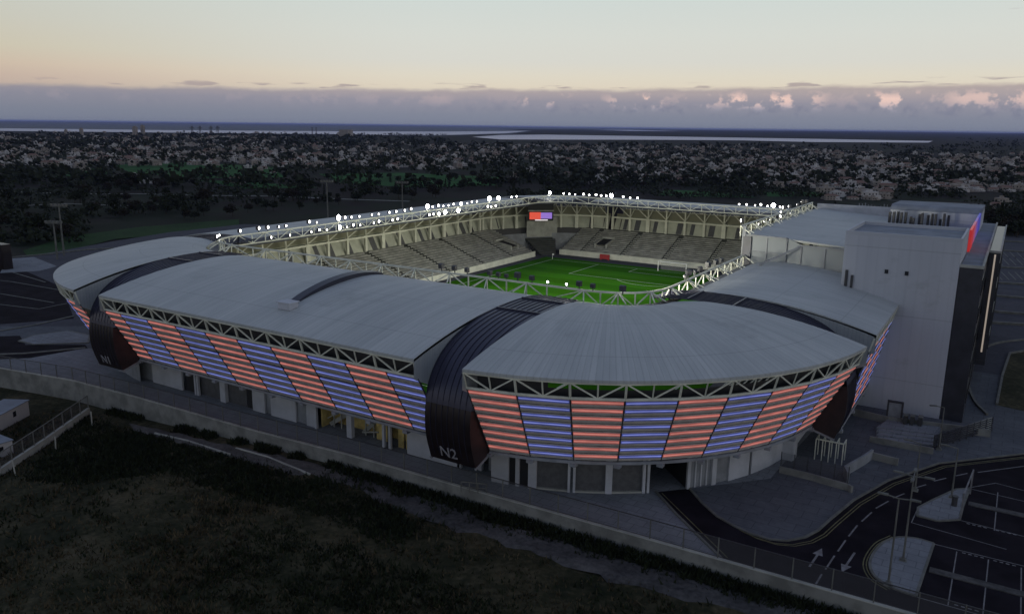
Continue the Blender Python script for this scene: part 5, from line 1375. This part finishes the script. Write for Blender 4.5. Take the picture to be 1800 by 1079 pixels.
# harbour cranes and the block on the coast
def at_far(px, py):
    x, y = far(px, py); D = sqrt((x - CAM.x) ** 2 + (y - CAM.y) ** 2); return x, y, D / 1413.6
for px, lb in ((338, 'leftmost'), (352, 'second'), (371, 'third'), (383, 'rightmost'), ):
    x, y, m = at_far(px, 236.5); t = thing('harbour_crane', lb + ' of the four harbour cranes on the coast at left', 'crane', (x, y, 0), 'harbour cranes at left'); h = 13 * m
    b = MB(); b.bar((x - 2 * m, y, 0), (x - 1.2 * m, y, h), .35 * m); b.bar((x + 2 * m, y, 0), (x + 1.2 * m, y, h), .35 * m); b.build('leg', 'steeldark', t)
    b = MB(); b.bar((x - 6 * m, y, h * .75), (x + 6 * m, y, h * .75), .35 * m); b.bar((x, y, h), (x + 5 * m, y, h * .76), .2 * m); b.build('boom', 'steeldark', t)
for px, lb in ((549, 'left'), (556, 'right')):
    x, y, m = at_far(px, 237); b = MB(); b.tube((x, y, 0), (x, y, 12 * m), .8 * m, 8, .55 * m); b.tube((x, y, 11 * m), (x, y, 12.2 * m), .75 * m, 8)
    tag(b.build('chimney_stack', 'steeldark'), lb + ' of two thin chimney stacks on the coast', 'chimney', 'chimney stacks on the coast')
x, y, m = at_far(604, 240); t = thing('coastal_block', 'broad grey stepped block standing on the coast in the middle of the shore', 'building', (x, y, 0))
b = MB(); b.box(x - 10 * m, x + 10 * m, y, y + 12 * m, 0, 11 * m); b.build('main_block', 'house3', t); b = MB(); b.box(x - 14 * m, x - 10.1 * m, y, y + 10 * m, 0, 7 * m); b.box(x + 10.1 * m, x + 15 * m, y, y + 10 * m, 0, 5 * m); b.build('side_block', 'house1', t)
for k, px in enumerate((142, 236, 250, 115)):
    x, y, m = at_far(px, 238); w_, h_ = (4, 11)[k % 2 == 1] and (3, 9 + k * 2), 0
    b = MB(); ww = (3, 4, 3.4, 2.6)[k] * m; hh = (10, 13, 15, 8)[k] * m; b.box(x - ww, x + ww, y, y + ww, 0, hh); b.box(x - ww * .4, x + ww * .4, y + ww * .2, y + ww * .8, hh, hh + 1.2 * m)
    tag(b.build('apartment_block', 'house3'), ('mid rise grey block in the coastal town, second from the left', 'tall grey block beside the tallest one in the coastal town', 'tallest grey block in the coastal town left of the cranes', 'lowest and leftmost grey block in the coastal town')[k], 'building')

# ================================================================== WEEDS AND DRY GRASS
def tufts(name, m, pts, hmin, hmax, blades, spread, rng):
    v, f = [], []
    for x, y, z in pts:
        for _ in range(blades):
            a = rng.uniform(0, 2 * pi); h = rng.uniform(hmin, hmax); r = rng.uniform(.03, .10) + h * .12; px, py = x + rng.normal() * spread, y + rng.normal() * spread; ln = rng.normal(size=2) * h * .45
            k = len(v); v += [(px - cos(a) * r, py - sin(a) * r, z - .05), (px + cos(a) * r, py + sin(a) * r, z - .05), (px + ln[0], py + ln[1], z + h)]; f.append((k, k + 1, k + 2))
    me = bpy.data.meshes.new(name); me.from_pydata(v, [], f); me.materials.append(M[m]); o = bpy.data.objects.new(name, me); COL.objects.link(o); return struct(o, 'stuff')
rg = np.random.default_rng(21); pts = []
while len(pts) < 1500:     # dark weeds along the foot of the wall
    x = rg.uniform(-28, 76); d = abs(rg.normal()) * (.5 if x < 12 else 1.1) + .25; y = wy(x) - d
    if x < 12 and sin(x * 1.3) + sin(x * .47 + 1) < .1: continue
    pts.append((x, y, fz(x, y)))
tufts('wall_weeds', 'weed', pts, .25, .85, 9, .3, rg)
def in_track(x, y): return False
pts = []
while len(pts) < 9000:
    x, y = rg.uniform(-35, 75), rg.uniform(12, 58)
    if y > wy(x) - 3 or any(inside(t, x, y) for t in TRK) or (inside(GREEN, x, y) and rg.random() < .9): continue
    q = sin(x * .19 + 1.1 * sin(y * .13)) + sin(y * .27 - x * .08)
    if q < -.1 and rg.random() < .7: continue
    pts.append((x, y, fz(x, y)))
tufts('dry_grass', 'dry', pts, .12, .42, 5, .35, rg)
pts = []
while len(pts) < 5200:
    x, y = rg.uniform(-32, 70), rg.uniform(20, 59)
    d = wy(x) - y
    if d < 3: continue
    if any(inside(t, x, y) for t in TRK): continue
    edge = inside(GREEN, x, y) or (x >= 16 and 13 < d < 24 and rg.random() < .5) or rg.random() < .07 if True else (x < 16 and 4 < d < 9 + 3 * sin(x * .5)) or (x >= 16 and 13 < d < 24) or rg.random() < .12
    if not edge: continue
    pts.append((x, y, fz(x, y)))
tufts('green_weeds', 'weed', pts, .2, .6, 7, .4, rg)

# ================================================================== EVENING HAZE
hz = bpy.data.materials.new('haze'); hz.use_nodes = True; n = NT(hz.node_tree); n.n.clear()
pv = n.new('ShaderNodeVolumePrincipled'); pv.inputs['Color'].default_value = (.34, .40, .86, 1); pv.inputs['Density'].default_value = 3.0e-5; pv.inputs['Anisotropy'].default_value = 0.0
ho = n.new('ShaderNodeOutputMaterial'); n.l.new(pv.outputs[0], ho.inputs['Volume'])
b = MB(); b.box(-FARW - 300, FARW + 300, -2000, FARW + 300, -5.5, 46.0); o = b.build('haze', hz); struct(o, 'stuff')
